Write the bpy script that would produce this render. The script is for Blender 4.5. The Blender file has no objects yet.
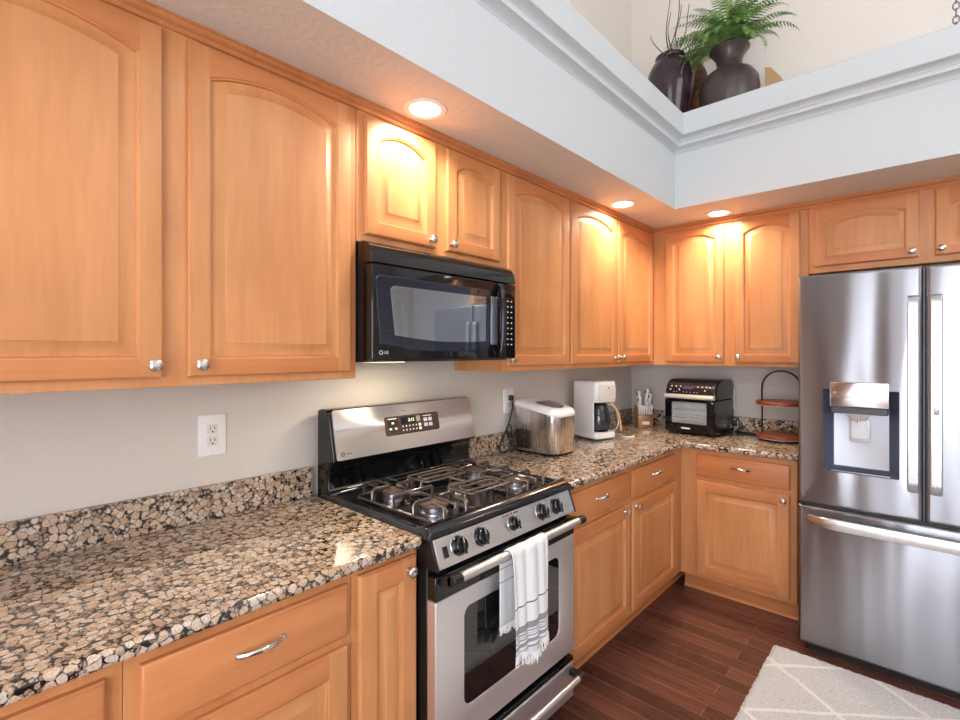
import bpy, bmesh, math, random
from mathutils import Vector, Matrix
PI = math.pi
R = math.radians
SC = bpy.context.scene
COL = SC.collection
random.seed(7)

# ------------------------------------------------------------------ camera
cam_d = bpy.data.cameras.new('camera'); cam = bpy.data.objects.new('camera', cam_d); COL.objects.link(cam)
cam.location = (1.7535, -3.6941, 1.4596)
cam.rotation_euler = (PI/2, 0, 0.7423)
cam_d.sensor_width = 36; cam_d.lens = 491.37/960*36
cam_d.shift_y = (352.4-360)/960
cam_d.clip_start = .02
SC.camera = cam

# ------------------------------------------------------------------ light
SC.view_settings.view_transform = 'Standard'; SC.view_settings.look = 'None'
SC.view_settings.gamma = 1; SC.view_settings.use_curve_mapping = False
SC.view_settings.exposure = 0.02
W = bpy.data.worlds.new('world'); SC.world = W; W.use_nodes = True
W.node_tree.nodes['Background'].inputs[0].default_value = (.85, .93, 1, 1)
W.node_tree.nodes['Background'].inputs[1].default_value = 1.0
WINDOW_GLOW = 9.0
SIDE_GLOW = 0.8
HIGH_GLOW = 3.5
CAN_POWER = 7.0
HOOD_POWER = 2.2

# ------------------------------------------------------------------ materials
def lin(c):
    return tuple((x/255/12.92 if x/255 <= .04045 else ((x/255+.055)/1.055)**2.4) for x in c) + (1,)
def mat(name, rgb=(200,200,200), rough=.5, metal=0, **kw):
    m = bpy.data.materials.new(name); m.use_nodes = True
    b = m.node_tree.nodes['Principled BSDF']
    b.inputs['Base Color'].default_value = lin(rgb)
    b.inputs['Roughness'].default_value = rough
    b.inputs['Metallic'].default_value = metal
    for k, v in kw.items():
        b.inputs[k.replace('_', ' ')].default_value = v
    return m
class N:
    """small node helper"""
    def __init__(s, m): s.m = m; s.t = m.node_tree; s.b = s.t.nodes['Principled BSDF']
    def n(s, typ, **kw):
        o = s.t.nodes.new(typ)
        for k, v in kw.items():
            if k.startswith('i_'):
                key = k[2:].replace('_', ' ')
                o.inputs[int(key) if key.isdigit() else key].default_value = v
            else: setattr(o, k, v)
        return o
    def l(s, a, b): s.t.links.new(a, b)
    def coords(s, scale=(1,1,1), kind='Object', rnd=True):
        tc = s.n('ShaderNodeTexCoord'); mp = s.n('ShaderNodeMapping')
        mp.inputs['Scale'].default_value = scale
        src = tc.outputs[kind]
        if rnd:
            oi = s.n('ShaderNodeObjectInfo'); ad = s.n('ShaderNodeVectorMath', operation='MULTIPLY_ADD')
            cb = s.n('ShaderNodeCombineXYZ')
            for i in range(3): s.l(oi.outputs['Random'], cb.inputs[i])
            s.l(cb.outputs[0], ad.inputs[0]); ad.inputs[1].default_value = (7.1, 5.3, 9.7); s.l(src, ad.inputs[2])
            src = ad.outputs[0]
        s.l(src, mp.inputs[0]); return mp.outputs[0]
    def ramp(s, fac, stops, interp='LINEAR'):
        r = s.n('ShaderNodeValToRGB'); e = r.color_ramp.elements; r.color_ramp.interpolation = interp
        while len(e) > 1: e.remove(e[-1])
        e[0].position = stops[0][0]; e[0].color = stops[0][1]
        for p, c in stops[1:]:
            x = e.new(p); x.color = c
        s.l(fac, r.inputs[0]); return r.outputs[0]
    def mix(s, fac, a, b, blend='MIX'):
        x = s.n('ShaderNodeMix', data_type='RGBA', blend_type=blend)
        for i, v in ((0, fac), (6, a), (7, b)):
            if hasattr(v, 'is_linked'): s.l(v, x.inputs[i])
            else: x.inputs[i].default_value = v
        return x.outputs[2]
    def bump(s, h, strength=.2, dist=.001):
        b = s.n('ShaderNodeBump'); b.inputs['Strength'].default_value = strength; b.inputs['Distance'].default_value = dist
        s.l(h, b.inputs['Height']); s.l(b.outputs[0], s.b.inputs['Normal'])

def wood_mat(name, scale, base=(208,144,90), dark=(197,130,79), light=(217,154,100)):
    m = mat(name, base, .46, Coat_Weight=.10, Coat_Roughness=.35); k = N(m)
    c = k.coords(scale)
    n1 = k.n('ShaderNodeTexNoise', i_Scale=1.0, i_Detail=4, i_Roughness=.55); k.l(c, n1.inputs['Vector'])
    col = k.ramp(n1.outputs[0], [(.3, lin(dark)), (.5, lin(base)), (.72, lin(light))])
    c2 = k.coords(tuple(x*7 for x in scale))
    n2 = k.n('ShaderNodeTexNoise', i_Scale=1.0, i_Detail=3); k.l(c2, n2.inputs['Vector'])
    g = k.ramp(n2.outputs[0], [(.35, (.93,.92,.90,1)), (.62, (1,1,1,1))])
    c3 = k.coords((3, 3, 3))
    n3 = k.n('ShaderNodeTexNoise', i_Scale=1.0, i_Detail=2); k.l(c3, n3.inputs['Vector'])
    bl = k.ramp(n3.outputs[0], [(.35, (.90,.88,.86,1)), (.65, (1,1,1,1))])
    k.l(k.mix(1.0, k.mix(1.0, col, g, 'MULTIPLY'), bl, 'MULTIPLY'), k.b.inputs['Base Color'])
    return m
WOODV = wood_mat('maple_vertical_grain', (9, 9, .9))
WOODH = wood_mat('maple_horizontal_grain', (.9, 9, 9), (205,133,80), (193,119,69), (213,143,90))
WOOD = [WOODV, WOODH]

def granite():
    m = mat('baltic_brown_granite', (180,150,120), .09, Specular_IOR_Level=.85); k = N(m)
    c0 = k.coords((1,1,1), rnd=False)
    wn = k.n('ShaderNodeTexNoise', i_Scale=60.0, i_Detail=4); k.l(c0, wn.inputs['Vector'])
    wm = k.n('ShaderNodeVectorMath', operation='MULTIPLY_ADD'); wm.inputs[1].default_value = (.008,)*3
    k.l(wn.outputs['Color'], wm.inputs[0]); k.l(c0, wm.inputs[2]); c = wm.outputs[0]
    def blobs(scale, thr, soft):
        v = k.n('ShaderNodeTexVoronoi', i_Scale=scale, i_Randomness=1.0, feature='F1'); k.l(c, v.inputs['Vector'])
        e = k.n('ShaderNodeTexVoronoi', i_Scale=scale, i_Randomness=1.0, feature='DISTANCE_TO_EDGE'); k.l(c, e.inputs['Vector'])
        msk = k.ramp(e.outputs['Distance'], [(thr, (0,0,0,1)), (thr+soft, (1,1,1,1))])
        far = k.ramp(v.outputs['Distance'], [(.53, (1,1,1,1)), (.62, (0,0,0,1))])
        return v, k.mix(1.0, msk, far, 'MULTIPLY')
    v1, m1 = blobs(52, .026, .034)
    v2, m2 = blobs(105, .035, .045)
    fn = k.n('ShaderNodeTexNoise', i_Scale=260.0, i_Detail=3); k.l(c, fn.inputs['Vector'])
    sp = k.ramp(fn.outputs[0], [(.35, (.70,.66,.62,1)), (.6, (1,1,1,1))])
    cell = k.n('ShaderNodeSeparateColor'); k.l(v1.outputs['Color'], cell.inputs[0])
    tan = k.ramp(cell.outputs[0], [(0, lin((180,150,126))), (.35, lin((202,176,150))), (.7, lin((218,198,174))), (1, lin((208,199,190)))])
    ring = k.ramp(v1.outputs['Distance'], [(.22, (1,1,1,1)), (.34, (.88,.86,.84,1)), (.42, (1,1,1,1))])
    tan = k.mix(1.0, k.mix(1.0, tan, sp, 'MULTIPLY'), ring, 'MULTIPLY')
    cell2 = k.n('ShaderNodeSeparateColor'); k.l(v2.outputs['Color'], cell2.inputs[0])
    small = k.ramp(cell2.outputs[1], [(0, lin((30,26,25))), (.08, lin((38,32,30))), (.14, lin((136,116,100))), (.75, lin((182,160,138))), (1, lin((160,152,146)))])
    matrix = k.mix(m2, lin((26,22,21)), k.mix(1.0, small, sp, 'MULTIPLY'))
    keep = k.ramp(cell.outputs[1], [(.09, (0,0,0,1)), (.11, (1,1,1,1))])
    k.l(k.mix(k.mix(1.0, m1, keep, 'MULTIPLY'), matrix, tan), k.b.inputs['Base Color'])
    return m
GRANITE = granite()

def plaster(name, rgb, sc=110, st=.35, rough=.75):
    m = mat(name, rgb, rough); k = N(m); c = k.coords((1,1,1), rnd=False)
    n = k.n('ShaderNodeTexNoise', i_Scale=float(sc), i_Detail=3); k.l(c, n.inputs['Vector'])
    v = k.n('ShaderNodeTexNoise', i_Scale=sc*.35, i_Detail=2); k.l(c, v.inputs['Vector'])
    a = k.n('ShaderNodeMath', operation='ADD'); k.l(n.outputs[0], a.inputs[0]); k.l(v.outputs[0], a.inputs[1])
    k.bump(a.outputs[0], st, .003); return m
WALLP = plaster('greige_wall_paint', (208,202,193))
BEIGEP = plaster('beige_upper_wall_paint', (238,229,219))
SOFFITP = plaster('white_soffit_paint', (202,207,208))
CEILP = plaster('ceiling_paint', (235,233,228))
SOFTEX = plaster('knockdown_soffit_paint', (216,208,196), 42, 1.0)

def steel(name, rgb=(205,205,208), rough=.30, axis=2, var=.04):
    m = mat(name, rgb, rough, 1.0); k = N(m)
    s = [260., 260., 260.]; s[axis] = 1.5
    c = k.coords(tuple(s)); n = k.n('ShaderNodeTexNoise', i_Scale=1.0, i_Detail=2); k.l(c, n.inputs['Vector'])
    mr = k.n('ShaderNodeMapRange'); mr.inputs[3].default_value = rough-var; mr.inputs[4].default_value = rough+var
    k.l(n.outputs[0], mr.inputs[0]); k.l(mr.outputs[0], k.b.inputs['Roughness'])
    return m
STEELV = steel('brushed_steel_vertical', axis=2)
STEELH = steel('brushed_steel_horizontal', (234,234,234), .30, axis=0)
def fridge_steel():
    m = mat('fridge_door_steel', (150,150,154), .24, 1.0); k = N(m)
    c = k.coords((300, 300, 2)); n = k.n('ShaderNodeTexNoise', i_Scale=1.0, i_Detail=2); k.l(c, n.inputs['Vector'])
    mr = k.n('ShaderNodeMapRange'); mr.inputs[3].default_value = .27; mr.inputs[4].default_value = .31
    k.l(n.outputs[0], mr.inputs[0]); k.l(mr.outputs[0], k.b.inputs['Roughness'])
    c2 = k.coords((9, 9, .9)); n2 = k.n('ShaderNodeTexNoise', i_Scale=1.0, i_Detail=0); k.l(c2, n2.inputs['Vector'])
    k.bump(n2.outputs[0], .5, .013)
    k.b.inputs['Anisotropic'].default_value = .97; k.b.inputs['Anisotropic Rotation'].default_value = .25
    tg = k.n('ShaderNodeTangent', direction_type='RADIAL', axis='Z'); k.l(tg.outputs[0], k.b.inputs['Tangent'])
    return m
FSTEEL = fridge_steel()
def streak_steel(name, rgb, rough):
    m = mat(name, rgb, rough, 1.0, Anisotropic=.92); k = N(m); m.node_tree.nodes['Principled BSDF'].inputs['Anisotropic Rotation'].default_value = .25
    tg = k.n('ShaderNodeTangent', direction_type='RADIAL', axis='Z'); k.l(tg.outputs[0], k.b.inputs['Tangent']); return m
STREAK = streak_steel('horizontally_brushed_steel', (226,223,220), .30)
STEELD = steel('oven_door_steel', (238,239,242), .42, axis=0)
CHROME = mat('polished_nickel', (214,212,208), .14, 1.0)
SATIN = mat('satin_nickel', (205,202,197), .28, 1.0)
BLACKG = mat('gloss_black_enamel', (10,11,14), .06, Specular_IOR_Level=.6)
COOKE = mat('cooktop_enamel', (12,14,20), .14, Specular_IOR_Level=.9)
BLACKM = mat('matte_black', (16,16,17), .45)
BLACKP = mat('black_plastic', (22,22,24), .28)
DARKGLASS = mat('dark_glass', (9,9,11), .03, Specular_IOR_Level=.9)
WHITEP = mat('white_plastic', (238,238,236), .3)
OFFW = mat('off_white_plastic', (226,222,214), .35)
GREYP = mat('grey_plastic', (120,124,132), .4)
DGREYP = mat('dark_grey_plastic', (60,64,72), .4)
CASTIRON = mat('grate_enamel', (116,107,100), .24, .7)
ALUM = mat('burner_aluminium', (196,198,204), .3, 1.0)
WHITEPAINT = mat('white_door_paint', (236,236,236), .4)
def glow(name, rgb, s):
    m = mat(name, (255,255,255), .5); b = m.node_tree.nodes['Principled BSDF']
    b.inputs['Emission Color'].default_value = lin(rgb); b.inputs['Emission Strength'].default_value = s; return m
LAMPGLOW = glow('lit_lamp_lens', (255,244,226), 14)
GREENDIG = glow('green_digits', (190,220,20), .9)
WINGLOW = glow('bright_daylight_window', (232,242,255), WINDOW_GLOW)
SIDEGLOW = glow('added_side_fill_glow', (240,245,255), SIDE_GLOW)  # glow of an invented side window that brightens the left wall
HIGLOW = glow('added_high_fill_glow', (240,246,255), HIGH_GLOW)  # glow of the invented high windows, used as fill
WHITEINK = mat('white_print', (225,225,225), .5)
GREYINK = mat('grey_print', (90,90,92), .5)
REDINK = mat('red_print', (200,40,40), .5)

def floor_mat():
    m = mat('dark_wood_planks', (66,38,33), .22, Coat_Weight=.6, Coat_Roughness=.14); k = N(m)
    c = k.coords((1,1,1), rnd=False)
    br = k.n('ShaderNodeTexBrick', offset=.37, offset_frequency=2, i_Scale=1.0, i_Mortar_Size=.0011, i_Mortar_Smooth=.3, i_Bias=0.0)
    br.inputs['Brick Width'].default_value = 1.7; br.inputs['Row Height'].default_value = .082
    br.inputs['Color1'].default_value = lin((80,50,43)); br.inputs['Color2'].default_value = lin((114,73,62)); br.inputs['Mortar'].default_value = lin((150,118,106))
    k.l(c, br.inputs['Vector'])
    c2 = k.coords((4, 55, 1), rnd=False); n = k.n('ShaderNodeTexNoise', i_Scale=1.0, i_Detail=5, i_Distortion=.4); k.l(c2, n.inputs['Vector'])
    g = k.ramp(n.outputs[0], [(.3, (.62,.58,.56,1)), (.7, (1.15,1.1,1.08,1))])
    k.l(k.mix(1.0, br.outputs['Color'], g, 'MULTIPLY'), k.b.inputs['Base Color'])
    k.bump(n.outputs[0], .12, .001); return m
FLOORM = floor_mat()

# ------------------------------------------------------------------ mesh builder
class MB:
    def __init__(s): s.v = []; s.f = []; s.m = []
    def add(s, vs, fs, m=0):
        o = len(s.v); s.v += [tuple(v) for v in vs]
        for f in fs: s.f.append([o+i for i in f]); s.m.append(m)
        return s
    def box(s, x0, x1, y0, y1, z0, z1, m=0):
        vs = [(x, y, z) for z in (z0, z1) for y in (y0, y1) for x in (x0, x1)]
        return s.add(vs, [(0,2,3,1),(4,5,7,6),(0,1,5,4),(2,6,7,3),(0,4,6,2),(1,3,7,5)], m)
    def loops(s, ls, cap0=True, cap1=True, m=0, mf=None, closed=True):
        n = len(ls[0]); vs = [p for l in ls for p in l]; o = len(s.v); s.v += [tuple(p) for p in vs]
        for a in range(len(ls)-1):
            for i in range(n if closed else n-1):
                j = (i+1) % n
                s.f.append([o+a*n+i, o+a*n+j, o+(a+1)*n+j, o+(a+1)*n+i]); s.m.append(mf(i, a) if mf else m)
        if cap0: s.f.append([o+i for i in range(n)][::-1]); s.m.append(m)
        if cap1: s.f.append([o+(len(ls)-1)*n+i for i in range(n)]); s.m.append(m)
        return s
    def lathe(s, prof, c=(0,0,0), n=32, axis='z', m=0, cap=True):
        ls = []
        for r, h in prof:
            l = []
            for i in range(n):
                a = 2*PI*i/n; p, q = r*math.cos(a), r*math.sin(a)
                d = {'z': (p, q, h), 'y': (p, h, q), 'x': (h, p, q)}[axis]
                l.append((c[0]+d[0], c[1]+d[1], c[2]+d[2]))
            ls.append(l)
        return s.loops(ls, cap, cap, m)
    def cyl(s, a, b, r, n=16, m=0, r2=None):
        return s.tube([a, b], r, n, m=m, r2=r2)
    def tube(s, path, r, n=10, closed=False, m=0, r2=None, flat=None):
        P = [Vector(p) for p in path]; k = len(P); ls = []
        up = None
        for i in range(k):
            if closed: t = (P[(i+1) % k]-P[i-1])
            else: t = P[min(i+1, k-1)]-P[max(i-1, 0)]
            t.normalize()
            if up is None:
                up = Vector((0,0,1)) if abs(t.z) < .9 else Vector((1,0,0))
            u = (up-t*up.dot(t)).normalized(); w = t.cross(u); up = u
            rr = r if r2 is None else r+(r2-r)*i/(k-1)
            ru, rw = (rr, rr) if flat is None else (rr*flat[0], rr*flat[1])
            ls.append([tuple(P[i]+u*math.cos(2*PI*j/n)*ru+w*math.sin(2*PI*j/n)*rw) for j in range(n)])
        if closed: ls.append(ls[0]); return s.loops(ls, False, False, m)
        return s.loops(ls, True, True, m)
    def prism(s, poly, axis, a, b, m=0):
        def P(p, h): return {'z': (p[0], p[1], h), 'y': (p[0], h, p[1]), 'x': (h, p[0], p[1])}[axis]
        return s.loops([[P(p, a) for p in poly], [P(p, b) for p in poly]], True, True, m)
    def xf(s, M):
        s.v = [tuple(M @ Vector(v)) for v in s.v]; return s
    def build(s, name, mats, parent=None, bevel=0, seg=2, ang=38, weld=True, subsurf=0):
        me = bpy.data.meshes.new(name); me.from_pydata(s.v, [], s.f)
        if not isinstance(mats, (list, tuple)): mats = [mats]
        for x in mats: me.materials.append(x)
        me.polygons.foreach_set('material_index', s.m)
        bm = bmesh.new(); bm.from_mesh(me)
        if weld: bmesh.ops.remove_doubles(bm, verts=bm.verts, dist=1e-6)
        bmesh.ops.recalc_face_normals(bm, faces=bm.faces); bm.to_mesh(me); bm.free()
        me.polygons.foreach_set('use_smooth', [True]*len(me.polygons)); me.set_sharp_from_angle(angle=R(ang))
        o = bpy.data.objects.new(name, me); COL.objects.link(o)
        if parent: o.parent = parent
        if bevel:
            b = o.modifiers.new('bevel', 'BEVEL'); b.width = bevel; b.segments = seg; b.limit_method = 'ANGLE'; b.angle_limit = R(35); b.harden_normals = False
        if subsurf:
            b = o.modifiers.new('sub', 'SUBSURF'); b.levels = subsurf; b.render_levels = subsurf
        return o
def bx(*a): return MB().box(*a)
def thing(name, label, cat, loc=(0,0,0), rz=0, group=None):
    o = bpy.data.objects.new(name, None); COL.objects.link(o); o.empty_display_size = .05
    o.location = loc; o.rotation_euler = (0,0,rz); return tag(o, label, cat, group)
def tag(o, label, cat, group=None, kind=None):
    o['label'] = label; o['category'] = cat
    if group: o['group'] = group
    if kind: o['kind'] = kind
    return o
def struct(o): o['kind'] = 'structure'; return o
def dup(root, loc, label=None):
    r = root.copy(); COL.objects.link(r); r.location = loc
    if label: r['label'] = label
    for ch in list(root.children):
        c = ch.copy(); COL.objects.link(c); c.parent = r
        for g in ch.children:
            d = g.copy(); COL.objects.link(d); d.parent = c
    return r
def text(body, size, loc, M, material, parent, name='lettering', ext=.0004, sx=1):
    cu = bpy.data.curves.new(name, 'FONT'); cu.body = body; cu.size = size; cu.extrude = ext
    cu.align_x = 'CENTER'; cu.align_y = 'CENTER'
    t = bpy.data.objects.new('tmp', cu); COL.objects.link(t)
    dg = bpy.context.evaluated_depsgraph_get(); me = bpy.data.meshes.new_from_object(t.evaluated_get(dg))
    bpy.data.objects.remove(t)
    me.transform(Matrix.Translation(loc) @ M @ Matrix.Scale(sx, 4, (1,0,0))); me.materials.clear(); me.materials.append(material)
    o = bpy.data.objects.new(name, me); COL.objects.link(o); o.parent = parent
    return o
FRONT = Matrix.Rotation(PI/2, 4, 'X')       # text plane facing local -y
def rrect(x0, x1, z0, z1, r, k=5):
    pts = []
    for cx, cz, a0 in ((x1-r, z0+r, -PI/2), (x1-r, z1-r, 0), (x0+r, z1-r, PI/2), (x0+r, z0+r, PI)):
        for i in range(k+1):
            a = a0+PI/2*i/k; pts.append((cx+r*math.cos(a), cz+r*math.sin(a)))
    return pts
def slab(mb, poly, y_back, y_front, ch=.003, m=0):
    """rounded-edge plate standing in xz, facing -y"""
    cx = sum(p[0] for p in poly)/len(poly); cz = sum(p[1] for p in poly)/len(poly)
    hx = max(abs(p[0]-cx) for p in poly); hz = max(abs(p[1]-cz) for p in poly)
    def L(ins, y): return [(cx+(p[0]-cx)*(1-ins/hx), y, cz+(p[1]-cz)*(1-ins/hz)) for p in poly]
    return mb.loops([L(0, y_back), L(0, y_front+ch), L(ch*.3, y_front+ch*.3), L(ch, y_front)], True, True, m)

# ------------------------------------------------------------------ setting
RX, FYW, CH = 3.5, -5.7, 4.4
struct(bx(-.1, RX+.1, FYW-.1, .1, -.1, 0).build('floor', FLOORM))
struct(bx(-.1, RX+.1, FYW-.1, .1, CH, CH+.1).build('ceiling', CEILP))
mb = MB(); mb.box(-.1, 0, FYW, .1, 0, 2.5, 0); mb.box(-.1, 0, FYW, .1, 2.5, CH, 1)
struct(mb.build('wall_left', [WALLP, BEIGEP], weld=False))
mb = MB(); mb.box(0, RX, 0, .1, 0, 2.5, 0); mb.box(0, RX, 0, .1, 2.5, CH, 1)
struct(mb.build('wall_back', [WALLP, BEIGEP], weld=False))
# right wall with an opening for the white door
DY0, DY1, DZ = -.95, -.15, 2.05
mb = MB(); mb.box(RX, RX+.1, FYW, DY0, 0, CH); mb.box(RX, RX+.1, DY1, .1, 0, CH); mb.box(RX, RX+.1, DY0, DY1, DZ, CH)
mb.build('wall_right', BEIGEP, weld=False)['kind'] = 'structure'
def panel_door(parent_loc):
    d = MB(); w = DY1-DY0; d.box(0, w, 0, .04, 0, DZ)
    for cx in (w*.29, w*.71):
        for z0, z1 in ((.18, .78), (.92, 1.55), (1.68, 1.92)):
            hw = w*.155
            o = [(cx-hw, z0), (cx+hw, z0), (cx+hw, z1), (cx-hw, z1)]
            def L(i, y): return [(p[0]+(i if p[0] < cx else -i), y, p[1]+(i if p[1] < (z0+z1)/2 else -i)) for p in o]
            d.loops([L(0, 0), L(.004, -.006), L(.018, -.006), L(.03, .001), L(.05, -.004)], False, True)
    o = d.build('door_1', WHITEPAINT); o.location = parent_loc; o.rotation_euler = (0, 0, -PI/2); struct(o)
    kn = MB().lathe([(.012, 0), (.012, -.03), (.028, -.04), (.028, -.055), (.012, -.066)], (.07, -.002, .95), 20, 'y')
    kn.build('door_handle', SATIN, o)
    return o
panel_door((RX+.02, DY1, 0))
tr = MB()
tr.box(RX-.015, RX+.01, DY0-.07, DY0, 0, DZ+.07); tr.box(RX-.015, RX+.01, DY1, DY1+.07, 0, DZ+.07); tr.box(RX-.015, RX+.01, DY0, DY1, DZ, DZ+.07)
struct(tr.build('trim_4', WHITEPAINT, weld=False))
# front wall (behind the camera) with its big daylight window; the upper one is added fill light
WX0, WX1 = 1.28, 3.42
mb = MB(); mb.box(0, WX0, FYW-.1, FYW, 0, CH); mb.box(WX1, RX, FYW-.1, FYW, 0, CH)
mb.box(WX0, WX1, FYW-.1, FYW, 0, .08); mb.box(WX0, WX1, FYW-.1, FYW, 2.2, 2.7); mb.box(WX0, WX1, FYW-.1, FYW, 4.1, CH)
struct(mb.build('wall_front', BEIGEP, weld=False))
for i, (z0, z1, gm) in enumerate(((.08, 2.2, WINGLOW), (2.7, 4.1, HIGLOW))):
    w = MB()
    for x0, x1 in ((WX0, WX0+.05), ((WX0+WX1)/2-.035, (WX0+WX1)/2+.035), (WX1-.05, WX1)): w.box(x0, x1, FYW-.07, FYW-.01, z0, z1)
    w.box(WX0, WX1, FYW-.07, FYW-.01, z0, z0+.06); w.box(WX0, WX1, FYW-.07, FYW-.01, z1-.06, z1)
    wo = struct(w.build('window_%d' % (i+1), WHITEPAINT, weld=False))
    bx(WX0, WX1, FYW-.09, FYW-.08, z0, z1).build('window_pane', gm, wo)
# unseen window added high in the right wall to light soffit and upper walls
for i, (y0, y1) in enumerate(((-2.8, -1.0),)):
    w = MB()
    for a, b in ((y0-.05, y0), (y1, y1+.05), ((y0+y1)/2-.02, (y0+y1)/2+.02)): w.box(RX-.04, RX-.001, a, b, 2.75, 4.05)
    w.box(RX-.04, RX-.001, y0, y1, 2.70, 2.75); w.box(RX-.04, RX-.001, y0, y1, 4.05, 4.1)
    wo = struct(w.build('window_%d' % (i+3), WHITEPAINT, weld=False))
    bx(RX-.012, RX-.003, y0, y1, 2.75, 4.05).build('window_pane', HIGLOW, wo)

w = MB()  # unseen side window, added to light the left wall below the cabinets
for a in (-3.55, -2.45, -1.35): w.box(RX-.05, RX-.001, a, a+.07, .85, 2.15)
w.box(RX-.05, RX-.001, -3.48, -1.35, .85, .91); w.box(RX-.05, RX-.001, -3.48, -1.35, 2.09, 2.15)
wo = struct(w.build('window_5', WHITEPAINT, weld=False))
bx(RX-.02, RX-.003, -3.48, -1.35, .91, 2.09).build('window_pane', SIDEGLOW, wo)

# soffit with its moulded ledge, swept round the corner
SZ, SXL, SXB = 2.328, .611, .700
prof = [(-1, SZ), (0, SZ), (.001, 2.654), (-.006, 2.662), (-.010, 2.672)]
for i in range(1, 6): a = PI/2*i/5; prof.append((-.010+.046*(1-math.cos(a)), 2.672+.018*math.sin(a)))
prof += [(.038, 2.686), (.040, 2.702)]
prof += [(.034, 2.706), (.028, 2.714)]
for i in range(1, 6): a = PI/2*i/5; prof.append((.028+.046*(1-math.cos(a)), 2.714+.018*math.sin(a)))
prof += [(.077, 2.736), (.078, 2.854), (.073, 2.860), (-1, 2.860)]
DL = lambda p: 0.0 if p < -.5 else SXL+p
DBk = lambda p: 0.0 if p < -.5 else SXB+p
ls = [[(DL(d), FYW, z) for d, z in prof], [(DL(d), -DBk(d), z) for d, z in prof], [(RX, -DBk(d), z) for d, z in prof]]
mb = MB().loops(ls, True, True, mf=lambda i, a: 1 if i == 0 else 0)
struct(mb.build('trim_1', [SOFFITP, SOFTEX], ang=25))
# crown strip between wall cabinets and soffit
UF = .307
cp = [(UF-.01, 2.292), (UF+.006, 2.292), (UF+.009, 2.295), (UF+.009, 2.303), (UF+.004, 2.305), (UF+.004, 2.308), (UF+.013, 2.312), (UF+.018, 2.318), (UF+.018, 2.322), (UF+.022, 2.323), (UF+.022, SZ-.0005), (UF-.01, SZ-.0005)]
ls = [[(d, -4.62, z) for d, z in cp], [(d, -d, z) for d, z in cp], [(2.3, -d, z) for d, z in cp]]
struct(MB().loops(ls).build('trim_2', WOODH))

# ------------------------------------------------------------------ cabinets
def opening(x0, x1, z0, zs, zp, ins, K=14):
    """arched opening loop inset by ins: bottom-left, bottom-right, then top from right to left"""
    xm = (x0+x1)/2; hw = (x1-x0)/2; rise = zp-zs
    a, b = x0+ins, x1-ins
    pts = [(a, z0+ins), (b, z0+ins)]
    if rise > 1e-5:
        Rr = (hw*hw+rise*rise)/(2*rise); cz = zp-Rr
    for i in range(K+1):
        x = b+(a-b)*i/K
        z = (cz+math.sqrt((Rr-ins)**2-(x-xm)**2)) if rise > 1e-5 else zp-ins
        pts.append((x, z))
    return pts
def door_mesh(x0, x1, z0, z1, yb, arch=True, fw=.05, fb=.047):
    t = .019; K = 14; mb = MB(); yf = yb-t
    zs, zp = (z1-.082, z1-.042) if arch else (z1-fb-.008, z1-fb-.008)
    if not arch: fw = fb = .056; zs = zp = z1-.058
    if x1-x0 < .25: fw = .052
    w = x1-x0
    def outer(i):
        a, b, c, d = x0+i, x1-i, z0+i, z1-i; e, f = x0+fw, x1-fw
        return [(a, c), (e, c), (f, c), (b, c), (b, d)]+[(f+(e-f)*q/K, d) for q in range(K+1)]+[(a, d)]
    w = x1-x0
    ow = w-2*fw; bev = min(.030, ow/2-.026)
    L = lambda pts, y: [(p[0], y, p[1]) for p in pts]
    def O(ins):
        p = opening(x0+fw, x1-fw, z0+fb, zs, zp, ins, K)
        return [p[0], p[0], p[1], p[1], p[2]]+p[2:]+[p[-1]]
    ls = [L(outer(0), yb), L(outer(0), yf+.008), L(outer(.003), yf+.0055), L(outer(.0045), yf+.001), L(outer(.009), yf),
          L(O(0), yf), L(O(.0015), yf+.003), L(O(.006), yf+.0045), L(O(.008), yf+.0105), L(O(.012), yf+.011),
          L(O(.012+bev), yf+.002), L(O(.0135+bev), yf+.0005)]
    # top & bottom rails carry the horizontal grain, the stiles run full height
    mf = lambda i, a: 1 if (a < 8 and (i == 1 or 5 <= i < 5+K)) else 0
    mb.loops(ls, True, True, mf=mf)
    return mb
def drawer_mesh(x0, x1, z0, z1, yb):
    L = lambda i, y: [(x0+i, y, z0+i), (x1-i, y, z0+i), (x1-i, y, z1-i), (x0+i, y, z1-i)]
    y = yb-.019
    return MB().loops([L(0, yb), L(0, y+.007), L(.004, y+.003), L(.006, y+.002), L(.011, y)], True, True, 1)
def knob(x, y, z, parent):
    MB().lathe([(.0085, 0), (.0075, -.004), (.0055, -.008), (.0055, -.013), (.0115, -.017), (.0155, -.021), (.016, -.025), (.013, -.029), (.006, -.031)],
               (x, y, z), 20, 'y').build('knob', SATIN, parent)
def pull(x, y, z, parent, w=.1):
    p = []; n = 18
    for i in range(n+1):
        t = i/n*2-1
        p.append((x+t*w/2, y-.002-.026*(1-abs(t)**2.2), z+.004*(1-t*t)*2-.004))
    m = MB().tube(p, .0048, 10, flat=(1.25, .75))
    for s in (-1, 1): m.lathe([(.008, .0), (.007, -.004), (.004, -.007)], (x+s*w/2, y, z-.002), 14, 'y')
    m.build('pull', CHROME, parent)
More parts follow.
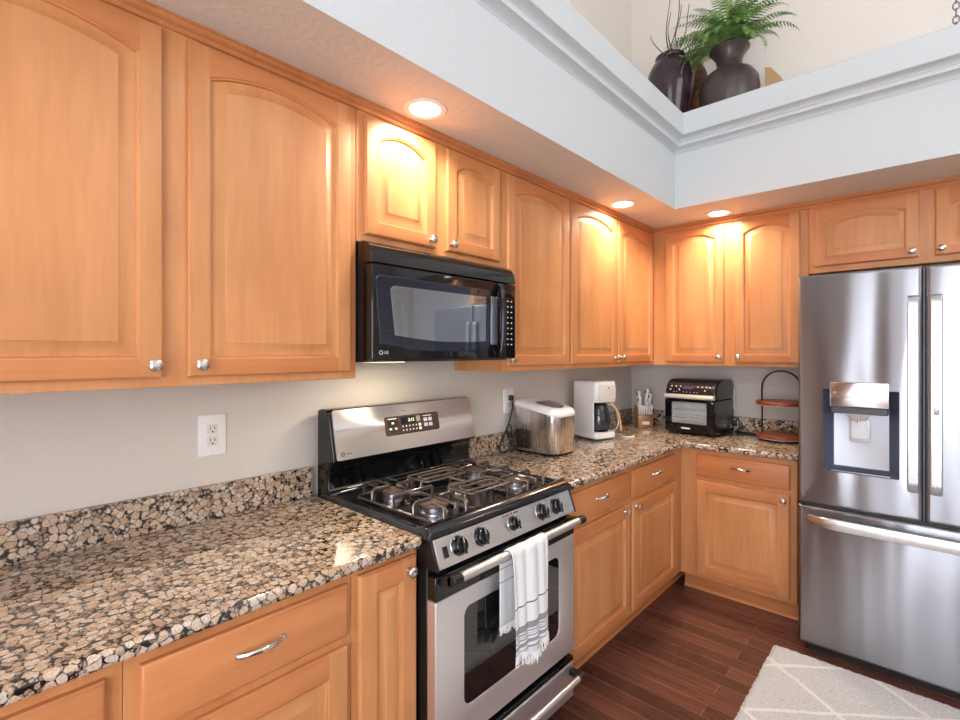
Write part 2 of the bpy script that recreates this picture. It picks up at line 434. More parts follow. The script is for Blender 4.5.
def cabinet(name, label, cat, loc, rz, x0, x1, z0, z1, depth, doors=(), drawers=(), toe=0, group=None):
    t = thing(name, label, cat, loc, rz, group)
    bx(x0, x1, -depth, -.002, z0, z1).build('body', WOOD, t, bevel=.0012, seg=1)
    if toe:
        m = bx(x0, x1, -toe, -.002, 0, z0-.0005, 1)
        m.build('toe_kick', WOOD, t)
        q = [(-toe, .0), (-toe-.014, 0), (-toe-.0135, .006), (-toe-.010, .012), (-toe-.004, .016), (-toe, .017)]
        MB().prism([(a, b) for a, b in q], 'x', x0, x1, 1).build('shoe_moulding', WOOD, t)
    for (a, b, c, d, arch, kx, kz) in doors:
        dd = door_mesh(a, b, c, d, -depth, arch).build('door', WOOD, t)
        if kx is not None: knob(kx, -depth-.019, kz, dd)
    for (a, b, c, d) in drawers:
        dr = drawer_mesh(a, b, c, d, -depth).build('drawer', WOOD, t)
        pull((a+b)/2, -depth-.019, (c+d)/2+.01, dr)
    return t
LR = PI/2
UB, DT, DB, MBZ = 1.371, 2.282, 1.395, 1.868
U0 = 2.3275
gU = 'maple wall cabinets'
# left wall, wall cabinets (local x = world y)
cabinet('wall_cabinet', 'big two-door maple wall cabinet at the far left of the photo', 'cabinet', (0,-3.845,0), LR, 0, 1.1, UB, U0, UF,
        doors=[(.035, .525, DB, DT, True, .503, 1.427), (.583, 1.072, DB, DT, True, .609, 1.427)])
cabinet('wall_cabinet', 'short maple wall cabinet mounted directly above the black microwave', 'cabinet', (0,-2.743,0), LR, 0, .768, 1.842, U0, UF,
        doors=[(.028, .353, MBZ, DT, True, .321, 1.895), (.414, .742, MBZ, DT, True, .422+.012, 1.895)])
cabinet('wall_cabinet', 'tall single-door maple wall cabinet just right of the microwave', 'cabinet', (0,-1.973,0), LR, 0, .559, UB, U0, UF,
        doors=[(.029, .551, DB, DT, True, .040, 1.427)])
cabinet('wall_cabinet', 'two-door maple wall cabinet above the coffee maker, reaching into the corner', 'cabinet', (0,-1.413,0), LR, 0, 1.41, UB, U0, UF,
        doors=[(.010, .535, DB, DT, True, .508, 1.427), (.554, 1.059, DB, DT, True, .582, 1.427)])
cabinet('wall_cabinet', 'maple wall cabinet cut off at the left behind the viewer', 'cabinet', (0,-4.62,0), LR, 0, .773, UB, U0, UF,
        doors=[(.03, .375, DB, DT, True, .35, 1.427), (.40, .745, DB, DT, True, .425, 1.427)])
# back wall, wall cabinets
cabinet('wall_cabinet', 'two-door maple wall cabinet above the black air fryer oven', 'cabinet', (0,0,0), 0, UF+.001, 1.232, UB, U0, UF,
        doors=[(.402, .777, DB, DT, True, .751, 1.43), (.839, 1.192, DB, DT, True, .864, 1.43)])
cabinet('wall_cabinet', 'low wide maple wall cabinet above the steel refrigerator', 'cabinet', (0,0,0), 0, 1.233, 2.27, 1.915, U0, UF,
        doors=[(1.262, 1.710, 1.949, DT, True, 1.683, 1.98), (1.770, 2.218, 1.949, DT, True, 1.795, 1.98)])
# base cabinets
BD, BT, BZ, TK = .612, .879, .106, .54
cabinet('base_cabinet', 'maple base cabinet at the lower left corner of the photo', 'cabinet', (0,-4.6,0), LR, 0, 1.137, BZ, BT, BD, toe=TK,
        doors=[(.03, .55, .128, .690, False, .52, .66), (.58, 1.108, .128, .690, False, .61, .66)], drawers=[(.03, .55, .716, .851), (.58, 1.108, .716, .851)])
cabinet('base_cabinet', 'maple base cabinet with drawer over door, left of the narrow pull-out', 'cabinet', (0,-3.462,0), LR, 0, .501, BZ, BT, BD, toe=TK,
        doors=[(.026, .484, .128, .690, False, .055, .66)], drawers=[(.026, .484, .716, .851)])
cabinet('base_cabinet', 'narrow one-door maple base cabinet touching the left side of the gas range', 'cabinet', (0,-2.96,0), LR, 0, .228, BZ, BT, BD, toe=TK,
        doors=[(.018, .214, .128, .858, False, .181, .825)])
cabinet('base_cabinet', 'two-door two-drawer maple base cabinet right of the gas range', 'cabinet', (0,-1.960,0), LR, 0, 1.957, BZ, BT, BD, toe=TK,
        doors=[(.032, .623, .128, .690, False, .559, .665), (.652, 1.236, .128, .690, False, .682, .665)], drawers=[(.032, .623, .716, .851), (.652, 1.236, .716, .851)])
cabinet('base_cabinet', 'maple base cabinet on the back wall left of the refrigerator', 'cabinet', (0,0,0), 0, BD+.001, 1.228, BZ, BT, BD, toe=TK,
        doors=[(.711, 1.196, .128, .690, False, 1.168, .66)], drawers=[(.711, 1.196, .716, .851)])

# added unseen: tall cabinet for brown reflections, island to block low side light
cabinet('added_tall_cabinet', 'tall maple cabinet added behind the viewer for its brown reflection, outside the picture', 'cabinet', (0,FYW,0), PI, -1.22, -.002, .106, 2.3, .60, toe=.53,
        doors=[(-1.20, -.63, .13, 1.30, False, -.66, 1.2), (-.59, -.02, .13, 1.30, False, -.56, 1.2), (-1.20, -.63, 1.33, 2.27, True, -.66, 1.4), (-.59, -.02, 1.33, 2.27, True, -.56, 1.4)])
isl = thing('light_blocking_island', 'unseen maple island with granite top, added right of the viewer to block low side light', 'kitchen island', (2.35,-4.3,0))
bx(0, .75, -.75, .75, .0, .879).build('body', WOOD, isl, bevel=.003)
bx(-.04, .79, -.79, .79, .880, .914).build('slab', GRANITE, isl, bevel=.011, seg=4)

# ------------------------------------------------------------------ worktops
CE, CT = .645, .914
o = bx(.002, CE, -1.02, .867, CT-.034, CT).build('countertop', GRANITE, None, bevel=.011, seg=4); o.location = (0,-3.6,0)
tag(o, 'brown speckled granite worktop left of the gas range', 'countertop')
o = bx(.001, .021, -1.02, .853, CT+.0005, 1.024).build('backsplash', GRANITE, None, bevel=.002); o.location = (0,-3.6,0)
tag(o, 'low speckled granite backsplash strip left of the gas range', 'backsplash')
poly = [(.002, -1.966), (CE, -1.966)]
rc = .045
for i in range(7): a = PI-PI/2*i/6; poly.append((CE+rc+rc*math.cos(a), -CE-rc+rc*math.sin(a)))
poly += [(1.238, -CE), (1.238, -.002), (.002, -.002)]
tag(MB().prism(poly, 'z', CT-.034, CT).build('countertop', GRANITE, None, bevel=.011, seg=4), 'L-shaped brown speckled granite worktop in the kitchen corner', 'countertop')
tag(bx(.001, .021, -1.966, -.0215, CT+.0005, 1.02).build('backsplash', GRANITE, None, bevel=.002), 'low speckled granite backsplash strip behind the ice maker and coffee maker', 'backsplash')
tag(bx(.001, 1.238, -.021, -.001, CT+.0005, 1.02).build('backsplash', GRANITE, None, bevel=.002), 'low speckled granite backsplash strip behind the air fryer oven', 'backsplash')

# ------------------------------------------------------------------ outlets
def outlet(label, y, z, w=.086, h=.135):
    t = thing('wall_outlet', label, 'outlet', (0, y, z), LR)
    slab(MB(), rrect(-w/2, w/2, -h/2, h/2, .004), -.0005, -.007, .003).build('cover_plate', WHITEP, t)
    for s in (1, -1):
        zc = s*.0195
        b = slab(MB(), rrect(-.017, .017, zc-.0165, zc+.0165, .008), -.0065, -.0085, .001).build('receptacle', OFFW, t)
        m = MB(); m.box(-.0075, -.0055, -.009, -.008, zc-.001, zc+.009); m.box(.0055, .0075, -.009, -.008, zc-.001, zc+.009)
        m.lathe([(.003, -.008), (.003, -.009)], (0, 0, zc-.008), 10, 'y'); m.build('slots', BLACKM, b, weld=False)
    for s in (1, -1): MB().lathe([(.003, -.006), (.0025, -.0078)], (0, 0, s*(h/2-.016)), 10, 'y').build('screw', OFFW, t)
    return t
outlet('white duplex wall outlet above the worktop left of the range', -3.096, 1.187)
outlet('white duplex wall outlet with a black plug, behind the ice maker', -1.548, 1.187)

# ------------------------------------------------------------------ recessed lights
def downlight(label, x, y, power=CAN_POWER):
    t = thing('recessed_light', label, 'ceiling light', (x, y, SZ), 0, 'recessed soffit lights')
    prof = [(.075, -.0005), (.077, -.004), (.070, -.007), (.056, -.004), (.054, -.0015)]
    MB().lathe(prof, (0,0,0), 40, 'z', cap=False).build('trim_ring', WHITEPAINT, t)
    MB().lathe([(.0005, -.0035), (.03, -.0034), (.055, -.0025)], (0,0,0), 40, 'z', cap=False).build('lens', LAMPGLOW, t)
    ld = bpy.data.lights.new('lamp', 'AREA'); ld.shape = 'DISK'; ld.size = .10; ld.energy = power; ld.color = (1, .83, .63); ld.spread = R(145)
    lo = bpy.data.objects.new('lamp', ld); COL.objects.link(lo); lo.parent = t; lo.location = (0,0,-.009)
downlight('lit recessed soffit light above the microwave', .425, -2.535)
downlight('lit recessed soffit light on the left run, nearest the corner', .425, -1.01)
downlight('lit recessed soffit light above the back wall cabinets', .778, -.431)
downlight('lit recessed soffit light at the left end, outside the picture', .425, -4.06, 3.0)
downlight('lit recessed soffit light above the right of the refrigerator', 2.3, -.431)

# ------------------------------------------------------------------ gas range
rg = thing('gas_range', 'stainless steel gas range with black cooktop between the two worktops', 'stove', (0,-2.731,0), LR)
RW = .760
mb = MB(); mb.box(.003, RW-.003, -.655, -.03, .03, .902)
for x in (.03, RW-.06):
    for y in (-.60, -.10): mb.box(x, x+.03, y, y+.03, 0, .03)
mb.build('body', BLACKM, rg, weld=False, bevel=.002, seg=1)
# cooktop: pressed black tray with a raised rim and rolled front lip
ct = MB()
cp = [(-.672,.903), (-.6725,.914), (-.667,.926), (-.655,.936), (-.640,.941), (-.628,.940), (-.618,.932), (-.608,.922), (-.135,.922), (-.125,.928), (-.115,.933), (-.06,.933), (-.06,.903)]
xs = [(-.006, 0), (0.0, 1), (.014, 1), (.026, 2), (RW-.026, 2), (RW-.014, 1), (RW, 1), (RW+.006, 0)]
ls = []
for x, kind in xs:
    l = []
    for y, z in cp:
        if kind == 0: z = min(z, .915) if z > .903 else z
        if kind == 1 and -.62 < y < -.07: z = max(z, .933)
        l.append((x, y, z))
    ls.append(l)
ct.loops(ls, True, True, ang if False else 0)
ctop = ct.build('cooktop', COOKE, rg, bevel=.002, seg=2, ang=50)
# sloping control panel
def cp_pt(x, s, off=0):             # s along the slope from the bottom (0) to the top (1)
    b, t = Vector((0, -.700, .822)), Vector((0, -.669, .903))
    p = b.lerp(t, s); n = Vector((0, -(t-b).z, (t-b).y)).normalized()
    return (x, p.y+n.y*off, p.z+n.z*off)
slp = Vector((0, -.669+.700, .903-.822)).normalized()
PN = Vector((0, -slp.z, slp.y))
MP = Matrix(((1,0,0,0), (0,slp.y,PN.y,0), (0,slp.z,PN.z,0), (0,0,0,1)))
m = MB(); m.prism([(-.700,.822), (-.669,.903), (-.64,.903), (-.64,.822)], 'x', .012, RW-.012)
pan = m.build('control_panel', STEELH, rg, bevel=.002)
for a in (.002, RW-.0115):
    MB().prism([(-.702,.819), (-.670,.904), (-.64,.904), (-.64,.819)], 'x', a, a+.0095).build('panel_end_cap', BLACKP, pan, bevel=.001, seg=1)
m = MB(); q = [cp_pt(.040, .30, .0006), cp_pt(.058, .30, .0006), cp_pt(.058, .68, .0006), cp_pt(.040, .68, .0006)]
m.loops([q, [tuple(Vector(p)+PN*.002) for p in q]]); m.build('light_switch', BLACKP, pan)
for i, (x, r) in enumerate(((.105, .0265), (.205, .0265), (.372, .0215), (.540, .0265), (.632, .0265))):
    c = Vector(cp_pt(x, .54))
    M = Matrix.Translation(c) @ MP
    k = MB().lathe([(r*1.12, .0005), (r*1.10, .004), (r, .006), (r*.98, .010), (r*.90, .020), (r*.80, .023), (r*.3, .0235)], (0,0,0), 28)
    k.box(-.0045, .0045, -r*.98, r*.98, .018, .031)
    kn = k.xf(M).build('knob', BLACKG, rg, bevel=.0012, seg=2, weld=False)
    MB().lathe([(r*1.22, .0002), (r*1.20, .0022), (r*1.02, .0024)], (0,0,0), 28, cap=False).xf(M).build('knob_ring', CHROME, kn)
    mk = MB(); mk.box(-.001, .001, r*.2, r*.95, .0308, .0316)
    mk.xf(M).build('pointer', WHITEINK, kn)
    tk = MB()
    for a in range(5):
        an = R(150-30*a); tk.xf(Matrix()) ; d = MB().box(r*1.33, r*1.42, -.0012, .0012, .0002, .0008); d.xf(Matrix.Rotation(an, 4, 'Z')); tk.add(d.v, d.f)
    tk.xf(M).build('dial_marks', GREYINK, pan, weld=False)
MB().box(-.019, .019, -.0022, .0022, 0, .0005).xf(Matrix.Translation(cp_pt(.347, .905)) @ MP).build('print_mark', GREYINK, pan)
MB().box(-.012, .012, -.0022, .0022, 0, .0005).xf(Matrix.Translation(cp_pt(.402, .905)) @ MP).build('print_mark', GREYINK, pan)
m = MB().lathe([(.0045, .0003), (.0045, .0009)], (0,0,0), 16).xf(Matrix.Translation(cp_pt(.378, .91)) @ MP); m.build('red_emblem', REDINK, pan)
# oven door
def plate(x0, x1, z0, z1, r, yb, yf, rd=.006, hole=None, hr=.02, depth=.01, k=5, hm=1, keep_cap=True):
    mb = MB(); L = lambda i, y: [(p[0], y, p[1]) for p in rrect(x0+i, x1-i, z0+i, z1-i, max(r-i, .001), k)]
    ls = [L(0, yb)]
    for q in range(5):
        a = PI/2*q/4; ls.append(L(rd*(1-math.cos(a)), yf+rd*(1-math.sin(a))))
    na = len(ls)
    if hole:
        H = lambda i, y: [(p[0], y, p[1]) for p in rrect(hole[0]+i, hole[1]-i, hole[2]+i, hole[3]-i, max(hr-i, .001), k)]
        ls += [H(0, yf), H(.001, yf+.001), H(.0015, yf+depth)]
    o = len(mb.f); mb.loops(ls, True, True)
    if hole:
        n = len(ls[0])
        for fi in range((na+1)*n, (len(ls)-1)*n): mb.m[fi] = hm
        mb.m[-1] = hm
    return mb
od = plate(.004, RW-.004, .262, .727, .008, -.655, -.692, .004, hole=(.122, .648, .362, .672), hr=.03, depth=.003, hm=1).build('oven_door', [STEELD, DARKGLASS], rg)
m = MB(); m.box(.004, RW-.004, -.692, -.655, .7275, .800)
tb = m.build('door_top_trim', BLACKG, od, bevel=.004)
for i in range(3):
    m = MB()
    for j in range(11): x = .12+i*.19; m.box(x+j*.012, x+j*.012+.006, -.686, -.668, .7995, .8005)
    m.build('vent_slots', BLACKM, od, weld=False)
hb = MB().tube([(.055, -.742, .802), (RW-.055, -.742, .802)], .0145, 20)
hd = hb.build('door_handle', STEELH, od)
for s, x in ((1, .016), (-1, RW-.016)):
    m = MB()
    m.tube([(x, -.742, .802), (x+s*.040, -.742, .802)], .0165, 18)
    m.prism([(-.742, .786), (-.69, .776), (-.69, .800), (-.742, .8185)], 'x', min(x, x+s*.03), max(x, x+s*.03))
    m.build('handle_bracket', BLACKP, hd, bevel=.002, weld=False)
# storage drawer
dw = plate(.004, RW-.004, .075, .215, .006, -.655, -.690, .004).build('drawer', STEELD, rg)
m = bx(.004, RW-.004, -.688, -.655, .2165, .236); m.build('drawer_top_trim', BLACKG, dw, bevel=.002)
h2 = MB().tube([(.055, -.738, .183), (RW-.045, -.738, .183)], .0125, 18).build('drawer_handle', STEELH, dw)
for s, x in ((1, .016), (-1, RW-.012)):
    m = MB()
    m.tube([(x, -.738, .183), (x+s*.036, -.738, .183)], .0145, 16)
    m.box(min(x, x+s*.026), max(x, x+s*.026), -.736, -.689, .172, .194)
    m.build('handle_bracket', BLACKP, h2, bevel=.002, weld=False)
# backguard
m = MB().prism([(-.03,.90), (-.03,1.240), (-.060,1.246), (-.098,1.244), (-.107,1.236), (-.146,1.064), (-.146,1.050), (-.120,1.040), (-.105,1.00), (-.112,.945), (-.128,.936), (-.128,.90)], 'x', -.002, .755)
bg = m.build('backguard', BLACKG, rg, bevel=.006, seg=3, ang=50)
b0, b1 = Vector((0, -.1475, 1.058)), Vector((0, -.1055, 1.242))
sl2 = (b1-b0).normalized(); PN2 = Vector((0, -sl2.z, sl2.y)); HB = (b1-b0).length
MB2 = Matrix(((1,0,0,0), (0,sl2.y,PN2.y,0), (0,sl2.z,PN2.z,0), (0,0,0,1)))
def bgM(x, s, off=0): return Matrix.Translation(Vector((x, 0, 0))+b0+sl2*s+PN2*off) @ MB2
fp = rrect(0, .738, 0, HB, .012)
f = MB().loops([[(p[0], p[1], 0) for p in fp], [(p[0], p[1], .002) for p in fp], [(p[0]*.996+.0014, p[1]*.985+.0014, .004) for p in fp]])
face = f.xf(bgM(.010, 0)).build('steel_face', STREAK, bg)
ck = MB().loops([[(p[0], p[1], z) for p in rrect(0, .292, 0, .078, .008)] for z in (.004, .006)]).xf(bgM(.240, .062))
clock = ck.build('clock_panel', mat('bronze_panel', (78,62,54), .25, .3), rg)
ox, oz = .240, .062
def pad(x0, x1, s0, s1, h, mt, nm, par=clock):
    return MB().loops([[(p[0], p[1], z) for p in rrect(0, x1-x0, 0, s1-s0, .0015, 2)] for z in (0, h)]).xf(bgM(ox+x0, oz+s0, .006)).build(nm, mt, par)
pad(.082, .160, .042, .071, .0006, DARKGLASS, 'display')
text('2:15', .020, (bgM(ox+.137, oz+.056, .0068)).to_translation(), MB2, GREENDIG, clock, 'clock_digits')
pad(.165, .186, .046, .070, .0006, mat('light_bronze', (150,140,134), .3), 'display_label')
pad(.014, .064, .040, .060, .0006, BLACKM, 'button_field'); pad(.014, .036, .016, .036, .0006, BLACKM, 'button_field'); pad(.042, .064, .016, .036, .0006, BLACKM, 'button_field')
for x, s in ((.039, .050), (.025, .027), (.053, .027)): pad(x-.006, x+.006, s-.004, s+.004, .0014, WHITEINK, 'button')
for r_ in range(2):
    for c_ in range(5):
        x = .082+c_*.018; s = .026-r_*.016
        pad(x, x+.014, s, s+.012, .0006, BLACKM, 'button_field'); pad(x+.004, x+.010, s+.003, s+.009, .0012, WHITEINK, 'button')
for s in (.010, .026): pad(.174, .188, s, s+.012, .001, WHITEINK, 'button')
for x in (.205, .232):
    for s in (.020, .042): pad(x, x+.020, s, s+.015, .001, mat('button_silver', (196,196,206), .35) if x == .205 and s == .02 else bpy.data.materials['button_silver'], 'button')
pad(.204, .252, .0645, .0675, .0006, WHITEINK, 'print_mark'); pad(.016, .060, .0665, .0695, .0006, WHITEINK, 'print_mark')
m = MB().lathe([(.0085, .0042), (.0085, .0048), (.0068, .0048), (.0068, .0042)], (0,0,0), 24, cap=False).xf(bgM(.037, .022)); m.build('round_emblem', BLACKP, face)
text('GE', .009, bgM(.037, .022, .0046).to_translation(), MB2, BLACKP, face); MB().box(-.010, .010, -.0015, .0015, 0, .0005).xf(bgM(.064, .022, .0042)).build('print_mark', GREYINK, face)
MB().box(-.011, .011, -.0013, .0013, 0, .0005).xf(bgM(.345, .160, .0042)).build('print_mark', GREYINK, face)
# burners and grates
BUR = [(.150, -.525, .046), (.150, -.300, .036), (.585, -.525, .042), (.585, -.300, .036), (.365, -.415, .032)]
for x, y, r in BUR:
    b = MB().lathe([(r*1.05, .9225), (r*1.02, .928), (r*.86, .932), (r*.84, .944), (r*.88, .946), (r*.8, .947)], (x, y, 0), 28).build('burner', ALUM, rg)
    MB().lathe([(r*1.02, .9475), (r*1.04, .951), (r*.98, .9555), (r*.2, .957)], (x, y, 0), 28).build('burner_cap', mat('burner_cap_enamel', (84,72,64), .5) if r == .046 else bpy.data.materials['burner_cap_enamel'], b)
TOPZ = .972
def side_grate(x0, x1, cx):
    g = MB(); y0, y1 = -.628, -.190
    fr = [(x0, y0+.02), (x0+.02, y0), (x1-.02, y0), (x1, y0+.02), (x1, y1-.02), (x1-.02, y1), (x0+.02, y1), (x0, y1-.02)]
    g.tube([(p[0], p[1], .930) for p in fr], .0050, 8, closed=True)
    def finger(path):
        g.tube(path, .0050, 8, flat=(1.5, .8))
    for cy in (-.525, -.300):
        for sx, ex in ((x0, cx-.018), (x1, cx+.018)):
            finger([(sx, cy, .930), (sx, cy, TOPZ-.006), (sx+(.006 if sx == x0 else -.006), cy, TOPZ), (ex, cy, TOPZ)])
            g.box(sx-.003, sx+.003, cy-.011, cy+.011, .930, TOPZ-.012)
        for yy in (cy-.10 if cy < -.4 else cy+.105,):
            e = y0 if cy < -.4 else y1
            finger([(cx, e, .930), (cx, e, TOPZ-.006), (cx, e+(.006 if e == y0 else -.006), TOPZ), (cx, cy+(-.018 if e == y0 else .018), TOPZ)])
            g.box(cx-.011, cx+.011, e-.003, e+.003, .930, TOPZ-.012)
        for dx in (-1, 1):
            sx = cx+dx*.050; e = y0 if cy < -.4 else y1
            finger([(sx, e, .930), (sx, e, TOPZ-.006), (sx, e+(.006 if e == y0 else -.006), TOPZ), (sx, cy+(-.045 if e == y0 else .045), TOPZ)])
    finger([(cx, -.507, TOPZ), (cx, -.45, TOPZ), (cx-.03, -.435, TOPZ), (cx-.03, -.395, TOPZ), (cx, -.375, TOPZ), (cx, -.318, TOPZ)])
    finger([(x0, -.415, .930), (x0, -.415, TOPZ-.006), (x0+.006, -.415, TOPZ), (cx-.03, -.415, TOPZ)])
    finger([(x1, -.415, .930), (x1, -.415, TOPZ-.006), (x1-.006, -.415, TOPZ), (cx-.03, -.415, TOPZ)])
    for x in (x0, x1):
        for y in (y0+.02, y1-.02): g.tube([(x, y, .9225), (x, y, .930)], .006, 8)
    return g.build('side_grate', CASTIRON, rg, weld=False)
side_grate(.062, .240, .150); side_grate(.495, .675, .585)
g = MB(); x0, x1, y0, y1 = .252, .483, -.628, -.190
g.tube([(p[0], p[1], .930) for p in [(x0, y0), (x1, y0), (x1, y1), (x0, y1)]], .0050, 8, closed=True)
for cy in (-.530, -.300):
    for a, b in ((.011, .062), (.034, .026)):
        g.tube([(p[0], cy+p[1], TOPZ) for p in rrect(x0+a-.005, x1-a+.005, -b, b, .016, 4)], .0050, 8, closed=True)
    for x in (x0, x1):
        for dy in (-.04, .04): g.tube([(x, cy+dy, .9225), (x, cy+dy, TOPZ-.006), (x+(.008 if x == x0 else -.008), cy+dy, TOPZ)], .0050, 8, flat=(1.4, .8))
g.tube([(x0+.115, -.468, TOPZ), (x0+.115, -.362, TOPZ)], .0050, 8)
g.build('centre_grate', CASTIRON, rg, weld=False)

# ------------------------------------------------------------------ towel on the oven handle
def towel():
    t = thing('kitchen_towel', 'white woven towel with grey stripes and fringe on the oven handle', 'towel', (0, 0, 0))
    m = mat('towel_weave', (222,222,222), .9, Sheen_Weight=.3); k = N(m)
    uv = k.n('ShaderNodeUVMap'); sp = k.n('ShaderNodeSeparateXYZ'); k.l(uv.outputs[0], sp.inputs[0])
    W_, G_, D_ = lin((224,225,226)), lin((134,138,148)), lin((88,91,100))
    st = [(0.0, W_)]
    def band(a, b, c): st.extend([(a, c), (b, W_)])
    for a, b, c in ((.018,.024,G_), (.040,.060,G_), (.066,.070,W_), (.072,.079,G_), (.086,.093,G_), (.100,.107,G_), (.116,.150,G_), (.250,.254,D_), (.585,.588,D_), (.690,.694,D_), (.760,.764,D_)): 
        if c != W_: band(a, b, c)
    r = k.ramp(sp.outputs[1], st, 'CONSTANT')
    c = k.coords((900, 900, 900), rnd=False); n = k.n('ShaderNodeTexNoise', i_Scale=1.0); k.l(c, n.inputs['Vector']); k.bump(n.outputs[0], .3, .001)
    k.l(r, k.b.inputs['Base Color'])
    # profile of the drape: (x, z) from the front hem up over the bar and down behind it
    hx, hz, rb = .742, .802, .0185
    path = []
    for i in range(22): path.append((hx+rb+.006*(1-i/21), .470+(hz-.470)*i/21))
    for i in range(1, 9): a = PI*i/9; path.append((hx+rb*math.cos(a), hz+rb*math.sin(a)))
    for i in range(16): path.append((hx-rb-.003*i/15, hz-(hz-.560)*i/15))
    NX = 40; y0, y1 = -2.462, -2.262
    vs = []; uvs = []; tot = len(path)-1
    L = [0]
    for a, b in zip(path, path[1:]): L.append(L[-1]+math.hypot(b[0]-a[0], b[1]-a[1]))
    for i, (x, z) in enumerate(path):
        on_bar = max(0, 1-abs(i-25)/7)
        back = i > 29
        for j in range(NX+1):
            s = j/NX
            amp = .010*(1-on_bar)
            dx = amp*math.sin(s*11+.6+z*2)*(.35 if back else 1)*.8+amp*.5*max(0, math.sin(s*5.2-1.0))
            wd = 1-.10*(1-on_bar)*(0 if back else .5)+.02*math.sin(z*9)
            if back: dx = -abs(dx)*.3
            else: dx = abs(dx)+.001*(1-on_bar)
            yy = (y0+y1)/2+(s-.5)*(y1-y0)*wd+(-.012 if back else 0)*(1-on_bar)
            zz = z+(.012*math.sin(s*7+1) if i == 0 else 0)
            vs.append((x+dx, yy, zz)); uvs.append((s, L[i]/L[-1]))
    fs = []
    for i in range(len(path)-1):
        for j in range(NX):
            a = i*(NX+1)+j; fs.append((a, a+1, a+NX+2, a+NX+1))
    me = bpy.data.meshes.new('cloth'); me.from_pydata(vs, [], fs)
    ul = me.uv_layers.new(name='UVMap')
    for lp in me.loops: ul.data[lp.index].uv = uvs[lp.vertex_index]
    me.polygons.foreach_set('use_smooth', [True]*len(me.polygons)); me.materials.append(m)
    o = bpy.data.objects.new('cloth', me); COL.objects.link(o); o.parent = t
    sd = o.modifiers.new('solid', 'SOLIDIFY'); sd.thickness = .0022; sd.offset = 0
    fm = mat('towel_fringe', (236,236,236), .9)
    for row, ln in ((0, .036), (len(path)-1, .026)):
        f = MB()
        for j in range(0, NX+1):
            p = vs[row*(NX+1)+j]
            if row: p = (p[0], p[1], p[2])
            for q in range(2):
                a = random.uniform(-.006, .006); b = random.uniform(-.002, .004); l = ln*random.uniform(.7, 1.1)
                yy = p[1]+q*.0026
                f.tube([(p[0], yy, p[2]+.003), (p[0]+b*.5, yy+a*.4, p[2]-l*.5), (p[0]+b, yy+a, p[2]-l)], .0019, 5, r2=.0012)
        f.build('fringe', fm, t, weld=False)
towel()

# ------------------------------------------------------------------ microwave
mw = thing('microwave_oven', 'glossy black over-the-range microwave below the short wall cabinet', 'microwave', (0,-2.741,0), LR)
MWW = .763
bx(.002, MWW-.002, -.345, -.003, 1.426, 1.838).build('body', BLACKM, mw, bevel=.003)
dr = plate(.0, .6585, 1.432, 1.757, .006, -.345, -.396, .006).build('door', BLACKG, mw)
# outer window border with the smile-shaped lower edge, then the pale inner screen
def smile(x0, x1, zt, zb, sag, r, n=14):
    p = [(x0, zt-r), ]
    p = []
    for i in range(6): a = PI-PI/2*i/5; p.append((x0+r+r*math.cos(a), zt-r+r*math.sin(a)))
    for i in range(6): a = PI/2-PI/2*i/5; p.append((x1-r*.4+r*.4*math.cos(a), zt-r*.4+r*.4*math.sin(a)))
    for i in range(n+1):
        t = 1-i/n; x = x0+r*.9+(x1-x0-r*1.0)*t; p.append((x, zb-sag*math.sin(PI*t)+.012*(1-t)))
    return p[::-1]
WDARK = mat('microwave_glass_border', (62,66,80), .04, .7)
WSCR = mat('microwave_screen_glass', (150,158,168), .03, .8)
wn = slab(MB(), smile(.012, .583, 1.720, 1.478, .022, .02), -.394, -.3995, .003).build('window_border', WDARK, dr, ang=12)
slab(MB(), smile(.072, .560, 1.688, 1.506, .012, .022), -.3990, -.4008, .001).build('window_screen', WSCR, wn, ang=12)
slab(MB(), rrect(.592, .634, 1.492, 1.695, .006), -.394, -.399, .002).build('side_glass', WSCR, dr, ang=12)
hb = [(.645, -.398, 1.745), (.645, -.406, 1.742), (.645, -.413, 1.715), (.645, -.419, 1.66), (.645, -.421, 1.595), (.645, -.419, 1.53), (.645, -.413, 1.475), (.645, -.406, 1.450), (.645, -.398, 1.446)]
MB().tube(hb, .0105, 14, flat=(1, 1)).build('door_handle', mat('black_chrome', (58,62,72), .12, .9), dr)
cpn = plate(.6605, MWW, 1.432, 1.757, .006, -.345, -.394, .005).build('control_panel', BLACKG, mw)
slab(MB(), rrect(.668, .752, 1.700, 1.728, .003), -.393, -.3955, .001).build('display', DARKGLASS, cpn)
for r_ in range(9):
    for c_ in range(3):
        z = 1.682-r_*.0235; x = .678+c_*.025
        m = MB()
        if (r_+c_) % 3: m.box(x, x+.009, -.3948, -.3938, z-.0022, z+.0022)
        else: m.lathe([(.0036, -.3938), (.0036, -.3948)], (x+.005, 0, z), 10, 'y')
        m.build('button', WHITEINK, cpn)
top = MB().prism([(-.396, 1.760), (-.388, 1.800), (-.372, 1.826), (-.345, 1.838), (-.10, 1.838), (-.10, 1.760)], 'x', 0, MWW)
tv = top.build('vent_hood', BLACKG, mw, bevel=.003)
m = MB().lathe([(.0075, -.396), (.0075, -.3972), (.0060, -.3972), (.0060, -.396)], (.036, 0, 1.459), 24, 'y', cap=False)
m.build('round_emblem', WHITEINK, dr); text('LG', .014, Vector((.058, -.3966, 1.459)), FRONT, WHITEINK, dr)
m = MB(); m.box(.25, .50, -.30, -.12, 1.4235, 1.4258); m.build('grease_filter', SATIN, mw)
ll = bx(.06, .19, -.33, -.25, 1.4235, 1.4258).build('work_light_lens', glow('work_light_glow', (255,220,170), 2.0), mw)
ld = bpy.data.lights.new('work_light', 'AREA'); ld.shape = 'RECTANGLE'; ld.size = .12; ld.size_y = .07; ld.energy = HOOD_POWER; ld.color = (1, .82, .58)
